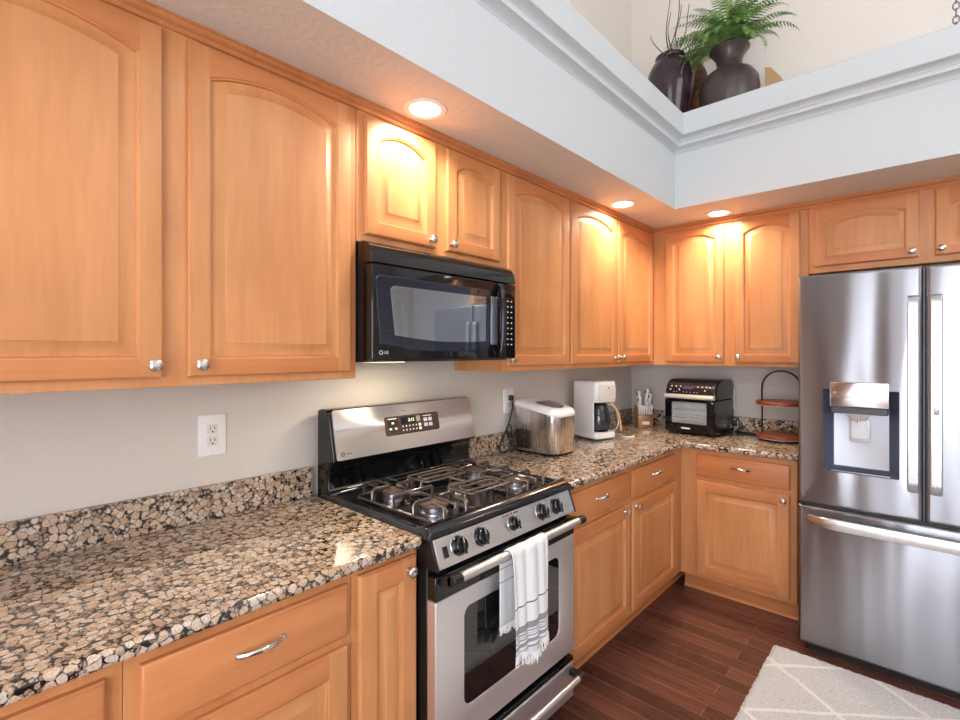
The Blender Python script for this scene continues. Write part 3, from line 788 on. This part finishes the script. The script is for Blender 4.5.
lo = bpy.data.objects.new('work_light', ld); COL.objects.link(lo); lo.parent = mw; lo.location = (.25, -.27, 1.420)

# ------------------------------------------------------------------ refrigerator
fr = thing('refrigerator', 'stainless steel French door refrigerator with ice dispenser on the back wall', 'refrigerator', (1.278,0,0))
FW = .91; CX = .4545
bx(.004, FW-.004, -.785, -.03, .03, 1.822).build('body', DGREYP, fr, bevel=.004)
bx(.02, FW-.02, -.80, -.05, .0, .036).build('base_grille', BLACKM, fr)
hx0, hx1, hz0, hz1 = .094, .374, .896, 1.286
ld_ = plate(-.006, CX-.0035, .728, 1.834, .006, -.787, -.855, .016, hole=(hx0, hx1, hz0, hz1), hr=.006, depth=.004, hm=0)
# carve the dispenser recess: replace the hole's floor by a deep tapered alcove
ld_.f.pop(); ld_.m.pop()
H = lambda i, y, zi=0: [(p[0], y, p[1]) for p in rrect(hx0+.0015+i, hx1-.0015-i, hz0+.0015+zi, hz1-.0015, .004, 5)]
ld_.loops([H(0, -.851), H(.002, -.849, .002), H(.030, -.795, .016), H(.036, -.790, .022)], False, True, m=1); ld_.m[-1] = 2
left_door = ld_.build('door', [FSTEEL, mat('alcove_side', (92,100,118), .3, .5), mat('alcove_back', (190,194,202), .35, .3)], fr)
rd_ = plate(CX+.0035, FW, .728, 1.834, .006, -.787, -.855, .016).build('door', FSTEEL, fr)
fz = plate(-.006, FW, .042, .716, .006, -.787, -.855, .014).build('freezer_drawer', FSTEEL, fr)
bx(.01, FW-.01, -.84, -.787, .7165, .7275).build('gasket', BLACKM, fr)
bx(CX-.0034, CX+.0034, -.845, -.787, .73, 1.83).build('gasket', mat('blue_grey_gasket', (58,66,84), .4), fr)
def bow_v(x0, x1, z0, z1, yb, out, th=.012):
    prof = []
    n = 8
    o = [(yb, z0), (yb-out*.55, z0+.006), (yb-out*.9, z0+.022), (yb-out, z0+.05), (yb-out, z1-.05), (yb-out*.9, z1-.022), (yb-out*.55, z1-.006), (yb, z1)]
    i_ = [(yb, z1-.020), (yb-out*.5, z1-.026), (yb-out+th, z1-.055), (yb-out+th, z0+.055), (yb-out*.5, z0+.026), (yb, z0+.020)]
    return MB().prism(o+i_, 'x', x0, x1)
HND = steel('handle_steel', (186,187,192), .26, axis=2)
hl = bow_v(.401, .438, .850, 1.708, -.853, .024).build('door_handle', HND, left_door, bevel=.003)
hr_ = bow_v(.475, .512, .850, 1.708, -.853, .024).build('door_handle', HND, rd_, bevel=.003)
slab(MB(), rrect(.484, .503, 1.196, 1.226, .002), -.876, -.8785, .001).build('sensor_button', mat('sensor_button_grey', (150,152,158), .3, .5), rd_)
# freezer handle: long flat bar with upswept ends
m = MB(); pts = []
for i in range(25):
    s = i/24; x = .030+s*(FW-.060); e = min(s, 1-s)*24
    out = .052*min(1, e/2.2)**.6; hh = .012+.014*min(1, e/2.5)
    yy = -.853-out; pts.append([(x, yy, .658-hh), (x, yy-.006, .660), (x, yy-.002, .658+hh), (x, yy+.014, .658+hh+.002), (x, yy+.014, .658-hh+.002)])
m.loops(pts); m.build('drawer_handle', STEELH, fz, bevel=.003)
# dispenser parts
dp = slab(MB(), rrect(.124, .340, 1.208, 1.322, .004), -.800, -.872, .003).build('dispenser_panel', mat('dispenser_panel_steel', (196,192,190), .16, .95), left_door)
m = MB(); m.box(.128, .336, -.866, -.800, 1.176, 1.2075); m.build('dispenser_hood', DGREYP, left_door, bevel=.004)
m = MB().loops([[(x, y, z) for x, y in ((.176+i, -.862+i*.4), (.285-i, -.862+i*.4), (.285-i, -.806), (.176+i, -.806))] for z, i in ((1.206, 0), (1.180, .004), (1.158, .022), (1.146, .026))])
m.build('chute', SATIN, left_door, bevel=.003)
MB().tube([(.2305, -.835, 1.146), (.2305, -.835, 1.134)], .006, 12).build('nozzle', CHROME, left_door)
slab(MB(), rrect(.192, .270, 1.040, 1.150, .010), -.796, -.806, .003).build('paddle', mat('paddle_grey', (196,198,204), .3, .2), left_door)
slab(MB(), rrect(.200, .262, 1.058, 1.142, .008), -.805, -.8085, .002).build('paddle_face', mat('paddle_face_grey', (222,224,228), .3), left_door)
m = MB()
for i, (x, w) in enumerate(((.215, .026), (.275, .05))): m.box(x, x+w, -.8726, -.8718, 1.300, 1.3018+.001*i)
for i in range(5): m.box(.150+i*.038, .150+i*.038+.012, -.8726, -.8718, 1.262, 1.2632)
m.build('panel_marks', GREYINK, dp, weld=False)
for i, x in enumerate((.142,)):
    MB().lathe([(.007, -.8715), (.007, -.8735)], (x, 0, 1.272), 18, 'y').build('button', CHROME, dp)
m = MB(); m.box(.126, .342, -.846, -.800, .9000, .9025); m.build('drip_tray', SATIN, left_door)

# ------------------------------------------------------------------ rug
def rug_mat():
    m = mat('shag_rug', (196,194,192), .95, Sheen_Weight=.4); k = N(m)
    c = k.coords((1,1,1), rnd=False); sp = k.n('ShaderNodeSeparateXYZ'); k.l(c, sp.inputs[0])
    wn = k.n('ShaderNodeTexNoise', i_Scale=9.0); k.l(c, wn.inputs['Vector'])
    def line(ax, ay, period, off):
        a = k.n('ShaderNodeMath', operation='MULTIPLY'); a.inputs[1].default_value = ax/period; k.l(sp.outputs[0], a.inputs[0])
        b = k.n('ShaderNodeMath', operation='MULTIPLY_ADD'); b.inputs[1].default_value = ay/period; k.l(sp.outputs[1], b.inputs[0]); k.l(a.outputs[0], b.inputs[2])
        w = k.n('ShaderNodeMath', operation='MULTIPLY_ADD'); w.inputs[1].default_value = .05; k.l(wn.outputs[0], w.inputs[0]); k.l(b.outputs[0], w.inputs[2])
        o = k.n('ShaderNodeMath', operation='ADD'); o.inputs[1].default_value = off+40; k.l(w.outputs[0], o.inputs[0])
        f = k.n('ShaderNodeMath', operation='FRACT'); k.l(o.outputs[0], f.inputs[0])
        return k.ramp(f.outputs[0], [(.0, (1,1,1,1)), (.035, (1,1,1,1)), (.055, (0,0,0,1)), (.98, (0,0,0,1)), (1, (1,1,1,1))])
    l1 = line(.62, .78, .344, .25); l2 = line(-.61, .79, .30, .38)
    mx = k.n('ShaderNodeMath', operation='MAXIMUM'); k.l(l1, mx.inputs[0]); k.l(l2, mx.inputs[1])
    n = k.n('ShaderNodeTexNoise', i_Scale=190.0, i_Detail=4, i_Roughness=.7); k.l(c, n.inputs['Vector'])
    g = k.ramp(n.outputs[0], [(.34, lin((168,170,173))), (.5, lin((220,222,224))), (.68, lin((246,247,248)))])
    wht = k.ramp(n.outputs[0], [(.3, lin((236,236,236))), (.6, lin((252,252,252)))])
    k.l(k.mix(mx.outputs[0], g, wht), k.b.inputs['Base Color']); k.bump(n.outputs[0], .9, .008); return m
def rug():
    x0, x1, y0, y1, z = 1.178, 2.74, -3.02, -.905, .016
    nx, ny = 120, 160; vs = []; fs = []
    for j in range(ny+1):
        for i in range(nx+1):
            e = (i in (0, nx)) or (j in (0, ny))
            jx, jy = (random.uniform(-.003, .003), random.uniform(-.003, .003)) if e else (0, 0)
            h = .002 if e else z+random.uniform(-.002, .002)
            vs.append((x0+(x1-x0)*i/nx+jx, y0+(y1-y0)*j/ny+jy, h))
    for j in range(ny):
        for i in range(nx):
            a = j*(nx+1)+i; fs.append((a, a+1, a+nx+2, a+nx+1))
    m = MB().add(vs, fs); o = m.build('area_rug', rug_mat(), ang=180)
    tag(o, 'light grey shag rug with white lines on the dark wood floor', 'rug')
rug()

# ------------------------------------------------------------------ ice maker
im = thing('ice_maker', 'stainless countertop ice maker with white lid right of the gas range', 'ice maker', (.055,-1.455,CT), LR)
def im_plan(ins, zf):
    """plan loop; zf(y) gives the height. local: x across, front at -y"""
    hw = .110-ins; pts = []
    pts += [(-hw+.01, -ins*0), (-hw, -.012)]
    n = 12; yf = -.215
    for i in range(n+1):
        a = PI+PI*i/n; ca, sa = math.cos(a), math.sin(a)
        pts.append((hw*math.copysign(abs(ca)**.62, ca), yf+(.062-ins)*-abs(sa)**.8))
    pts += [(hw, -.012), (hw-.01, 0)]
    return [(x, y, zf(y)) for x, y in pts]
rim = lambda y: .252-.048*max(0, min(1, -y/.27))**1.6
m = MB().loops([im_plan(.004, lambda y: .012), im_plan(.0, lambda y: .016), im_plan(0, rim)])
imb = m.build('steel_body', [steel('ice_maker_steel', (226,222,218), .27, axis=2)], im, ang=50)
MB().loops([im_plan(.008, lambda y: 0.004), im_plan(.003, lambda y: .0155)]).build('base', BLACKM, im)
for x in (-.08, .08):
    for y in (-.03, -.21): MB().cyl((x, y, 0), (x, y, .005), .01).build('foot', BLACKM, im)
m = MB().loops([im_plan(-.002, lambda y: rim(y)+.0005), im_plan(-.0045, lambda y: rim(y)+.006), im_plan(-.003, lambda y: rim(y)+.020), im_plan(.006, lambda y: rim(y)+.029), im_plan(.025, lambda y: rim(y)+.034), im_plan(.055, lambda y: rim(y)+.036)])
lid = m.build('lid', WHITEP, im, ang=60)
w = []
for q, dz in ((0, .0355), (.006, .0385)):
    w.append([(x, y, rim(y)+dz) for x, y in [(-.068+q, -.118), (-.074+q, -.170), (-.058+q, -.222+q), (0, -.240+q), (.058-q, -.222+q), (.074-q, -.170), (.068-q, -.118)]])
MB().loops(w).build('window', mat('smoky_violet_plastic', (120,108,120), .12), lid)
m = MB()
for i in range(9):
    for j in range(9):
        y = -.016-i*.0105-(j % 2)*.0050; z = .026+j*.0115
        m.box(-.1125, -.1095, y-.0056, y, z, z+.0072)
m.build('side_vent', BLACKM, imb, weld=False)
MB().box(-.1106, -.1095, -.1200, -.1190, .02, .225).build('seam', DGREYP, imb)

# power cord of the ice maker
def spline(ctrl, n=10):
    P = [Vector(c) for c in ctrl]; P = [P[0]*2-P[1]]+P+[P[-1]*2-P[-2]]; out = []
    for i in range(1, len(P)-2):
        for j in range(n):
            t = j/n; a, b, c, d = P[i-1:i+3]
            out.append(.5*((2*b)+(c-a)*t+(2*a-5*b+4*c-d)*t*t+(3*b-a-3*c+d)*t**3))
    out.append(P[-2]); return out
pc = thing('power_cord', 'black power cord hanging from the wall outlet beside the ice maker', 'cord', (0,0,0))
m = MB(); m.box(.0095, .034, -1.560, -1.536, 1.190, 1.220); m.build('plug', BLACKP, pc, bevel=.005, seg=3)
MB().tube(spline([(.028, -1.548, 1.192), (.032, -1.550, 1.15), (.036, -1.580, 1.08), (.034, -1.615, 1.02), (.032, -1.655, .96), (.036, -1.665, .925), (.05, -1.62, .9195), (.045, -1.585, .95), (.036, -1.59, 1.0), (.032, -1.60, 1.04), (.034, -1.575, 1.06), (.044, -1.57, 1.02), (.05, -1.575, .95), (.06, -1.585, .92), (.06, -1.60, .9195)]), .0042, 8).build('cable', BLACKP, pc)

# ------------------------------------------------------------------ coffee maker
cm = thing('coffee_maker', 'white drip coffee maker with glass carafe near the kitchen corner', 'coffee maker', (.066,-.866,CT), R(75))
hw, dd = .090, .218
plan = lambda i=0: [(p[0], p[1]) for p in rrect(-hw+i, hw-i, -dd+i, -i, .030-i, 5)]
lp = lambda i, z: [(x, y, z) for x, y in plan(i)]
m = MB().loops([lp(.006, .012), lp(0, .018), lp(0, .046), lp(.003, .050)]); cmb = m.build('housing', WHITEP, cm)
MB().lathe([(.103, 0), (.106, .004), (.104, .0118)], (0,0,0), 40).xf(Matrix.Translation((0, -dd/2, 0)) @ Matrix.Diagonal((.82, 1.0, 1, 1))).build('base', DGREYP, cm)
Lpl = [(-hw, -.03)]
for i in range(1, 6): a = PI-PI/2*i/5; Lpl.append((-hw+.03+.03*math.cos(a), -.03+.03*math.sin(a)))
for i in range(6): a = PI/2-PI/2*i/5; Lpl.append((hw-.03+.03*math.cos(a), -.03+.03*math.sin(a)))
Lpl += [(hw, -.075), (-hw+.008, -.075), (-hw+.008, -dd+.030), (-hw+.005, -dd+.026), (-hw, -dd+.03)]
MB().prism(Lpl, 'z', .050, .237).build('rear_column', WHITEP, cm)
MB().loops([lp(.003, .2372), lp(0, .241), lp(0, .358), lp(.003, .363), lp(.010, .366)]).build('water_tank', WHITEP, cm)
slab(MB(), rrect(-.070, .076, .248, .345, .012), -dd+.006, -dd-.004, .004).build('front_panel', OFFW, cmb)
MB().lathe([(.006, -dd-.003), (.006, -dd-.0055)], (.01, 0, .325), 16, 'y').build('power_button', GREYP, cmb)
KY = -.142
MB().lathe([(.055, .0505), (.058, .0525), (.050, .054)], (.012, KY, 0), 32).build('warming_plate', BLACKM, cmb)
ca = MB().lathe([(.052, .0555), (.064, .064), (.070, .095), (.070, .130), (.062, .175), (.052, .200), (.048, .212)], (.012, KY, 0), 40)
GL = mat('smoky_carafe_glass', (44,50,60), .04, Specular_IOR_Level=.8)
GL.node_tree.nodes['Principled BSDF'].inputs['Alpha'].default_value = .82
caf = ca.build('carafe', GL, cm)
MB().lathe([(.050, .2125), (.052, .217), (.048, .225), (.02, .228)], (.012, KY, 0), 32).build('carafe_lid', BLACKP, caf)
HANDW = mat('pale_wood_handle', (214,170,112), .4)
m = MB().tube(spline([(.045, KY-.035, .218), (.066, KY-.060, .214), (.086, KY-.080, .180), (.098, KY-.092, .12), (.104, KY-.098, .055)], 5), .0085, 10, flat=(.8, 1.3)); m.build('carafe_handle', HANDW, caf)
cc = thing('power_cord', 'white cord looping out from behind the coffee maker', 'cord', (0,0,0))
MB().tube(spline([(.10, -.74, 1.20), (.14, -.72, 1.18), (.20, -.70, 1.12), (.235, -.69, 1.02), (.215, -.69, .95), (.12, -.68, .919)]), .0042, 8).build('cable', WHITEP, cc)
MB().tube(spline([(.12, -.68, .919), (.20, -.68, .919), (.27, -.71, .919), (.305, -.745, .919), (.335, -.73, .919), (.345, -.69, .919)]), .0042, 8).build('cable', WHITEP, cc)

# ------------------------------------------------------------------ knife block and knives
KB = (.238, -.270, CT); KR = R(40)
kb = thing('knife_block', 'small brown wood knife block in the kitchen corner', 'knife block', KB, KR)
WALN = wood_mat('block_wood', (14, 14, 2.5), (176,128,90), (150,102,68), (194,146,106))
kprof = [(0, 0), (0, .068), (.010, .082), (.082, .158), (.102, .158), (.130, 0)]
MB().prism(kprof, 'x', -.052, .052).build('block', WALN, kb, bevel=.003)
slab(MB(), rrect(-.026, .026, .024, .046, .002), -.0003, -.0018, .0006).build('label', WHITEP, kb)
KM = Matrix.Translation(KB) @ Matrix.Rotation(KR, 4, 'Z')
def knife(x, y, z, h, r, label, grp, name='kitchen_knife', tilt=14, lean=0):
    t = thing(name, label, 'knife', (0,0,0), 0, grp)
    t.matrix_world = KM @ Matrix.Translation((x, y, z)) @ Matrix.Rotation(R(tilt), 4, 'X') @ Matrix.Rotation(R(lean), 4, 'Y')
    m = MB(); ls = []
    for s, a in ((0, .75), (.12, 1.0), (.3, .85), (.6, 1.0), (.85, 1.15), (.97, 1.0), (1, .6)):
        ls.append([(r*a*math.cos(q*PI/6), r*a*1.35*math.sin(q*PI/6), .004+h*s) for q in range(12)])
    m.loops(ls).build('handle', WHITEP, t)
    MB().box(-.0008, .0008, -r*.9, r*.9, -.008, .0035).build('blade', CHROME, t)
    if h > .08: MB().lathe([(r*1.22, .004+h*.74), (r*1.28, .004+h*.76), (r*1.28, .004+h*.90), (r*1.1, .004+h*.93)], (0,0,0), 14).build('band', BLACKP, t)
for i in range(6):
    knife(-.041+i*.0164, .018, .0925, .066, .0070, 'white handled steak knife in the front row of the knife block', 'steak knives', lean=(i-2.5)*1.2)
for i, (x, y, h, lab) in enumerate(((-.034, .040, .118, 'white handled knife rising at the left of the knife block, shorter of two'), (-.036, .062, .140, 'white handled knife at the upper left of the knife block, tallest there'),
        (.012, .040, .085, 'short white handled knife in the middle of the knife block'), (.034, .056, .125, 'white handled knife at the upper right of the knife block'), (.014, .072, .145, 'white handled knife at the back of the knife block'))):
    knife(x, y, .0895+(y-.010)*1.05, h-.02, .0118, lab, 'large knives', lean=(-3 if x < 0 else 4))
sc_ = thing('kitchen_scissors', 'white looped kitchen scissors at the right of the knife block', 'scissors', (0,0,0))
sc_.matrix_world = KM @ Matrix.Translation((.044, .040, .118)) @ Matrix.Rotation(R(12), 4, 'X')
for dx in (-.0095, .0095): MB().tube([(dx+.0085*math.cos(a*PI/8), 0, .036+.017*math.sin(a*PI/8)) for a in range(16)], .003, 8, closed=True).build('loop', WHITEP, sc_)
MB().box(-.004, .004, -.002, .002, -.02, .022).build('blades', CHROME, sc_)

# ------------------------------------------------------------------ air fryer oven
af = thing('air_fryer_oven', 'black air fryer toaster oven with glass door on the back worktop', 'toaster oven', (.431,-.030,CT), R(-3))
AW, AD, AH = .332, .325, .364
prof = [(0, .014), (-AD, .014), (-AD-.004, .03), (-AD-.004, .262), (-AD+.004, .29), (-AD+.022, .330), (-AD+.050, .353), (-AD+.090, AH), (-.05, AH), (-.012, .35), (0, .32)]
cx0, cx1, cz0, cz1, cyb = .040, .262, .070, .225, -.10
# shell built as left/right cheeks, top hood, sill and back so that the cooking cavity is open at the front
m = MB()
low = [(0, .014), (-AD, .014), (-AD-.004, .03), (-AD-.004, .2295), (0, .2295)]
WI, WR = .034, AW-.034
m.prism(low, 'x', 0, WI); m.prism(low, 'x', WR, AW)
m.box(WI, WR, -AD-.003, 0, .014, .066); m.box(WI, WR, -.09, 0, .066, .2295)
sh = m.build('housing', mat('air_fryer_black', (26,24,29), .16), af, weld=False)
hood = MB().prism([(0, .230), (-AD-.004, .230), (-AD-.004, .262), (-AD+.002, .29), (-AD+.020, .330), (-AD+.048, .353), (-AD+.088, AH), (-.05, AH), (-.012, .35), (0, .32)], 'x', 0, AW)
hood.build('control_hood', bpy.data.materials['air_fryer_black'], af, bevel=.013, seg=4, ang=60)
m = MB(); m.box(WI, WI+.002, -.29, -.091, .067, .229); m.box(WR-.002, WR, -.29, -.091, .067, .229); m.box(WI, WR, -.092, -.0905, .067, .229); m.box(WI, WR, -.29, -.092, .066, .068); m.box(WI, WR, -.29, -.092, .2275, .2295)
m.build('cavity_liner', mat('cavity_steel', (226,226,226), .45), sh, weld=False)
for z in (.105, .160):
    m = MB(); m.tube([(.038, -.28, z), (WR-.004, -.28, z), (WR-.004, -.10, z), (.038, -.10, z)], .0024, 6, closed=True)
    for i in range(9): m.tube([(.055+i*.026, -.28, z), (.055+i*.026, -.10, z)], .0016, 6)
    m.build('wire_rack', CHROME, af, weld=False)
dpl = [(p[0], p[1]) for p in rrect(.006, AW-.006, .020, .236, .02)]
L = lambda y, i=0: [(x+(i if x < AW/2 else -i), y, z+(i if z < .128 else -i)) for x, z in dpl]
Hq = lambda y: [(p[0], y, p[1]) for p in rrect(.050, AW-.050, .076, .218, .006)]
m = MB().loops([L(-AD-.005), L(-AD-.018), L(-AD-.022, .004), Hq(-AD-.022), Hq(-AD-.005)], False, False)
fdo = m.build('door', BLACKG, af)
pane = mat('oven_door_glass', (210,214,218), .03); pane.node_tree.nodes['Principled BSDF'].inputs['Alpha'].default_value = .18
MB().box(.051, AW-.051, -AD-.016, -AD-.012, .079, .214).build('glass_pane', pane, fdo)
m = MB().prism([(-AD-.020, .238), (-AD-.034, .240), (-AD-.040, .250), (-AD-.034, .264), (-AD-.006, .268), (-AD-.006, .238)], 'x', .006, AW-.002)
m.build('door_handle', mat('pale_silver_handle', (212,208,202), .3, .4), fdo, bevel=.003)
slab(MB(), rrect(.118, .176, .040, .050, .002), -AD-.021, -AD-.0235, .0008).build('name_badge', WHITEP, fdo)
# buttons on the curved control face
bp = [Vector((0, -AD-.0046, .268)), Vector((0, -AD+.0015, .29)), Vector((0, -AD+.0195, .330))]
def afM(x, z):
    a, b = (bp[0], bp[1]) if z < .29 else (bp[1], bp[2]); t = (z-a.z)/(b.z-a.z); p = a.lerp(b, t); d = (b-a).normalized(); n = Vector((0, -d.z, d.y))
    return Matrix.Translation((x, p.y, z)) @ Matrix(((1,0,0,0), (0,d.y,n.y,0), (0,d.z,n.z,0), (0,0,0,1)))
BTN = mat('button_light_grey', (176,176,190), .4)
for z, xs_ in ((.318, (.040, .070, .100, .215, .242, .268, .290)), (.296, (.035, .095, .262)), (.282, (.060, .078, .125, .145, .170, .195, .215))):
    for x in xs_:
        r_ = .0055 if z != .282 else .003
        MB().lathe([(r_, .0), (r_, .0012)], (0,0,0), 12).xf(afM(x, z)).build('button', BTN, sh)
MB().loops([[(p[0], p[1], z) for p in rrect(-.032, .032, -.008, .010, .002, 2)] for z in (0, .0008)]).xf(afM(.150, .310)).build('display', mat('violet_display', (70,68,110), .1), sh)
for x in (.03, AW-.03):
    for y in (-.03, -AD+.02): MB().cyl((x, y, 0), (x, y, .0145), .012).build('foot', BLACKM, af)
m = MB(); m.box(AW-.001, AW+.009, -.010, 0, .16, .30); m.build('rear_spacer', OFFW, sh, bevel=.002)
ac = thing('power_cord', 'black coiled cord behind and right of the air fryer oven', 'cord', (0,0,0))
MB().tube(spline([(.768, -.035, .96), (.775, -.035, 1.0), (.785, -.045, 1.012), (.80, -.05, .98), (.79, -.06, .935), (.80, -.09, .9195), (.86, -.10, .9195), (.91, -.07, .9195), (.87, -.045, .9195), (.80, -.05, .9205), (.78, -.08, .9285), (.82, -.115, .9195), (.89, -.12, .9195), (.93, -.13, .9195)]), .0042, 8).build('cable', BLACKP, ac)

# ------------------------------------------------------------------ tiered tray
tt = thing('tiered_tray', 'two-tier round wooden tray with black hoop beside the refrigerator', 'serving tray', (1.070,-.185,CT))
RW_ = wood_mat('reddish_tray_wood', (3, 26, 26), (150,70,40), (104,44,26), (178,92,54))
BRZ = mat('dark_bronze_metal', (44,38,40), .35, .6)
for z in (.018, .222):
    b = MB().lathe([(.134, z), (.138, z+.003), (.138, z+.019), (.136, z+.022), (.128, z+.0225)], (0,0,0), 56).build('board', RW_, tt)
    MB().lathe([(.1325, z-.004), (.1335, z), (.1340, z+.0002), (.1335, z+.0005)], (0,0,0), 56).build('pale_underside', mat('pale_rim', (214,204,194), .5) if z < .1 else bpy.data.materials['pale_rim'], b)
MB().lathe([(.118, .004), (.124, .006), (.124, .0135), (.118, .0138)], (0,0,0), 48).build('base_ring', BLACKM, tt)
for a in (30, 150, 270): MB().cyl((.10*math.cos(R(a)), .10*math.sin(R(a)), 0), (.10*math.cos(R(a)), .10*math.sin(R(a)), .006), .008).build('foot', BLACKM, tt)
hoop = [(-.104, 0, .040), (-.106, 0, .22), (-.106, 0, .32)]+[(-.106*math.cos(PI*i/16), 0, .325+.106*math.sin(PI*i/16)) for i in range(1, 16)]+[(.106, 0, .32), (.106, 0, .22), (.104, 0, .040)]
MB().tube(hoop, .0060, 8, flat=(.75, 1.7)).build('hoop', BRZ, tt)

# ------------------------------------------------------------------ vases on the ledge
LZ = 2.8605
def vase(name, label, cat, x, y, prof, m):
    t = thing(name, label, cat, (x, y, LZ))
    MB().lathe(prof, (0,0,0), 56).build('vase', m, t, ang=50); return t
def glaze(name, a, b, rough, sc=14, metal=0):
    m = mat(name, a, rough, metal); k = N(m); c = k.coords((1,1,1)); n = k.n('ShaderNodeTexNoise', i_Scale=float(sc), i_Detail=5); k.l(c, n.inputs['Vector'])
    k.l(k.ramp(n.outputs[0], [(.35, lin(a)), (.7, lin(b))]), k.b.inputs['Base Color']); k.bump(n.outputs[0], .2, .002); return m
j = vase('branch_vase', 'glossy dark plum jar holding bare twigs on the ledge corner', 'vase', .450, -.360,
    [(.075, 0), (.080, .01), (.100, .13), (.128, .27), (.150, .38), (.153, .43), (.144, .49), (.118, .545), (.098, .566), (.092, .578), (.099, .592), (.096, .600), (.084, .594), (.080, .57), (.10, .53)],
    glaze('plum_glaze', (50,34,42), (66,48,56), .12))
tw = mat('dark_twig', (66,48,42), .7)
for a, b, c, d in ((-.42, .02, .95, .3), (-.10, .10, 1.2, 1), (.02, -.05, 1.2, 2), (.08, .08, 1.1, 3), (.20, -.04, 1.15, 4), (.30, .1, 1.0, 5), (.0, .16, .9, 6)):
    p = []; rr = random.Random(int(d*10))
    for i in range(9):
        s = i/8; p.append((a*.72*s*.6*(1 if s < .8 else 1)+.02*math.sin(5*s+d)+.74*0, -a*.25*s+b*s+.012*math.sin(7*s+d), .50+c*.42*s))
    MB().tube(p, .0048, 6, r2=.0022).build('twig', tw, j)
fv = vase('potted_fern', 'wide matte brown vase with green fern on the ledge', 'vase', .800, -.285,
    [(.090, 0), (.104, .01), (.148, .10), (.170, .20), (.175, .27), (.167, .33), (.140, .375), (.098, .402), (.078, .425), (.073, .45), (.082, .49), (.106, .525), (.118, .540), (.116, .547), (.104, .537), (.07, .49), (.06, .44)],
    glaze('brown_stone_glaze', (62,50,48), (92,78,74), .32, 9))
vase('slim_vase', 'slim rusty brown vase standing between the plum jar and fern vase', 'vase', .540, -.110,
    [(.045, 0), (.060, .01), (.085, .20), (.090, .36), (.082, .48), (.055, .58), (.034, .62), (.030, .65), (.044, .672), (.040, .674), (.024, .64)],
    glaze('rusty_glaze', (58,36,28), (130,76,46), .45, 22))
def fern():
    rr = random.Random(11); m = MB()
    for q in range(70):
        az = rr.uniform(-PI*1.08, PI*.08); el = rr.uniform(.15, 1.25) if q > 16 else rr.uniform(-.15, .5)
        Ln = rr.uniform(.30, .46); n = 22; p = Vector((.03*math.cos(az), .03*math.sin(az), .54)); pts = [p.copy()]
        e = el+.35
        for i in range(n):
            e -= (1.9 if q > 16 else 2.1)/n*(.5+i/n)
            d = Vector((math.cos(az)*math.cos(e), math.sin(az)*math.cos(e), math.sin(e))); p = p+d*Ln/n; pts.append(p.copy())
        # keep clear of the walls
        if any(v.y+(-.285) > -.03 for v in pts): continue
        m.tube(pts, .0016, 5, r2=.0006)
        for i in range(3, n):
            s = i/n; t = (pts[i+1]-pts[i-1]).normalized() if i < n else t
            side = t.cross(Vector((0,0,1)))
            if side.length < .1: continue
            side.normalize(); up = side.cross(t)
            w = .042*math.sin(PI*min(1, .18+s*.86))**.7
            for sg in (-1, 1):
                b = pts[i]; tip = b+side*sg*w+t*w*.45-up*0+Vector((0,0,-w*.25)); h = t*.0052
                mid = b.lerp(tip, .5)+Vector((0,0,.003))
                m.add([b-h*.8, mid-h, tip, mid+h, b+h*.8], [(0,1,3,4), (1,2,3)])
    gm = mat('fern_green', (96,142,62), .5); k = N(gm); c = k.coords((1,1,1), rnd=False); n = k.n('ShaderNodeTexNoise', i_Scale=16.0); k.l(c, n.inputs['Vector'])
    k.l(k.ramp(n.outputs[0], [(.35, lin((66,112,54))), (.65, lin((158,192,104)))]), k.b.inputs['Base Color'])
    gm.node_tree.nodes['Principled BSDF'].inputs['Subsurface Weight'].default_value = 0
    m.build('foliage', gm, fv, weld=False, ang=180)
fern()
wb = MB().prism([(0, 0), (.085, 0), (.085, .28), (.03, .36), (0, .37)], 'y', -.05, .05).build('wooden_wedge', mat('tan_wood_block', (190,152,104), .5), None, bevel=.002)
wb.location = (.995, -.20, LZ); tag(wb, 'small tan wooden block on the ledge right of the fern vase', 'ornament')
# hanging chain
ch = thing('hanging_chain', 'grey metal link chain hanging at the top right of the photo', 'chain', (1.845, -.35, CH))
z = -.0005
while CH+z > 3.10:
    pts = []; i = int(round(-z/.034))
    for q in range(14):
        a = 2*PI*q/14; u_, w_ = .0115*math.cos(a), .0210*math.sin(a)
        pts.append((u_, 0, z-.021+w_) if i % 2 == 0 else (0, u_, z-.021+w_))
    MB().tube(pts, .0030, 6, closed=True).build('link', GREYP, ch)
    z -= .0340
MB().tube([(0, 0, z+.002), (0, 0, z-.05)], .004, 8).build('hook', GREYP, ch)
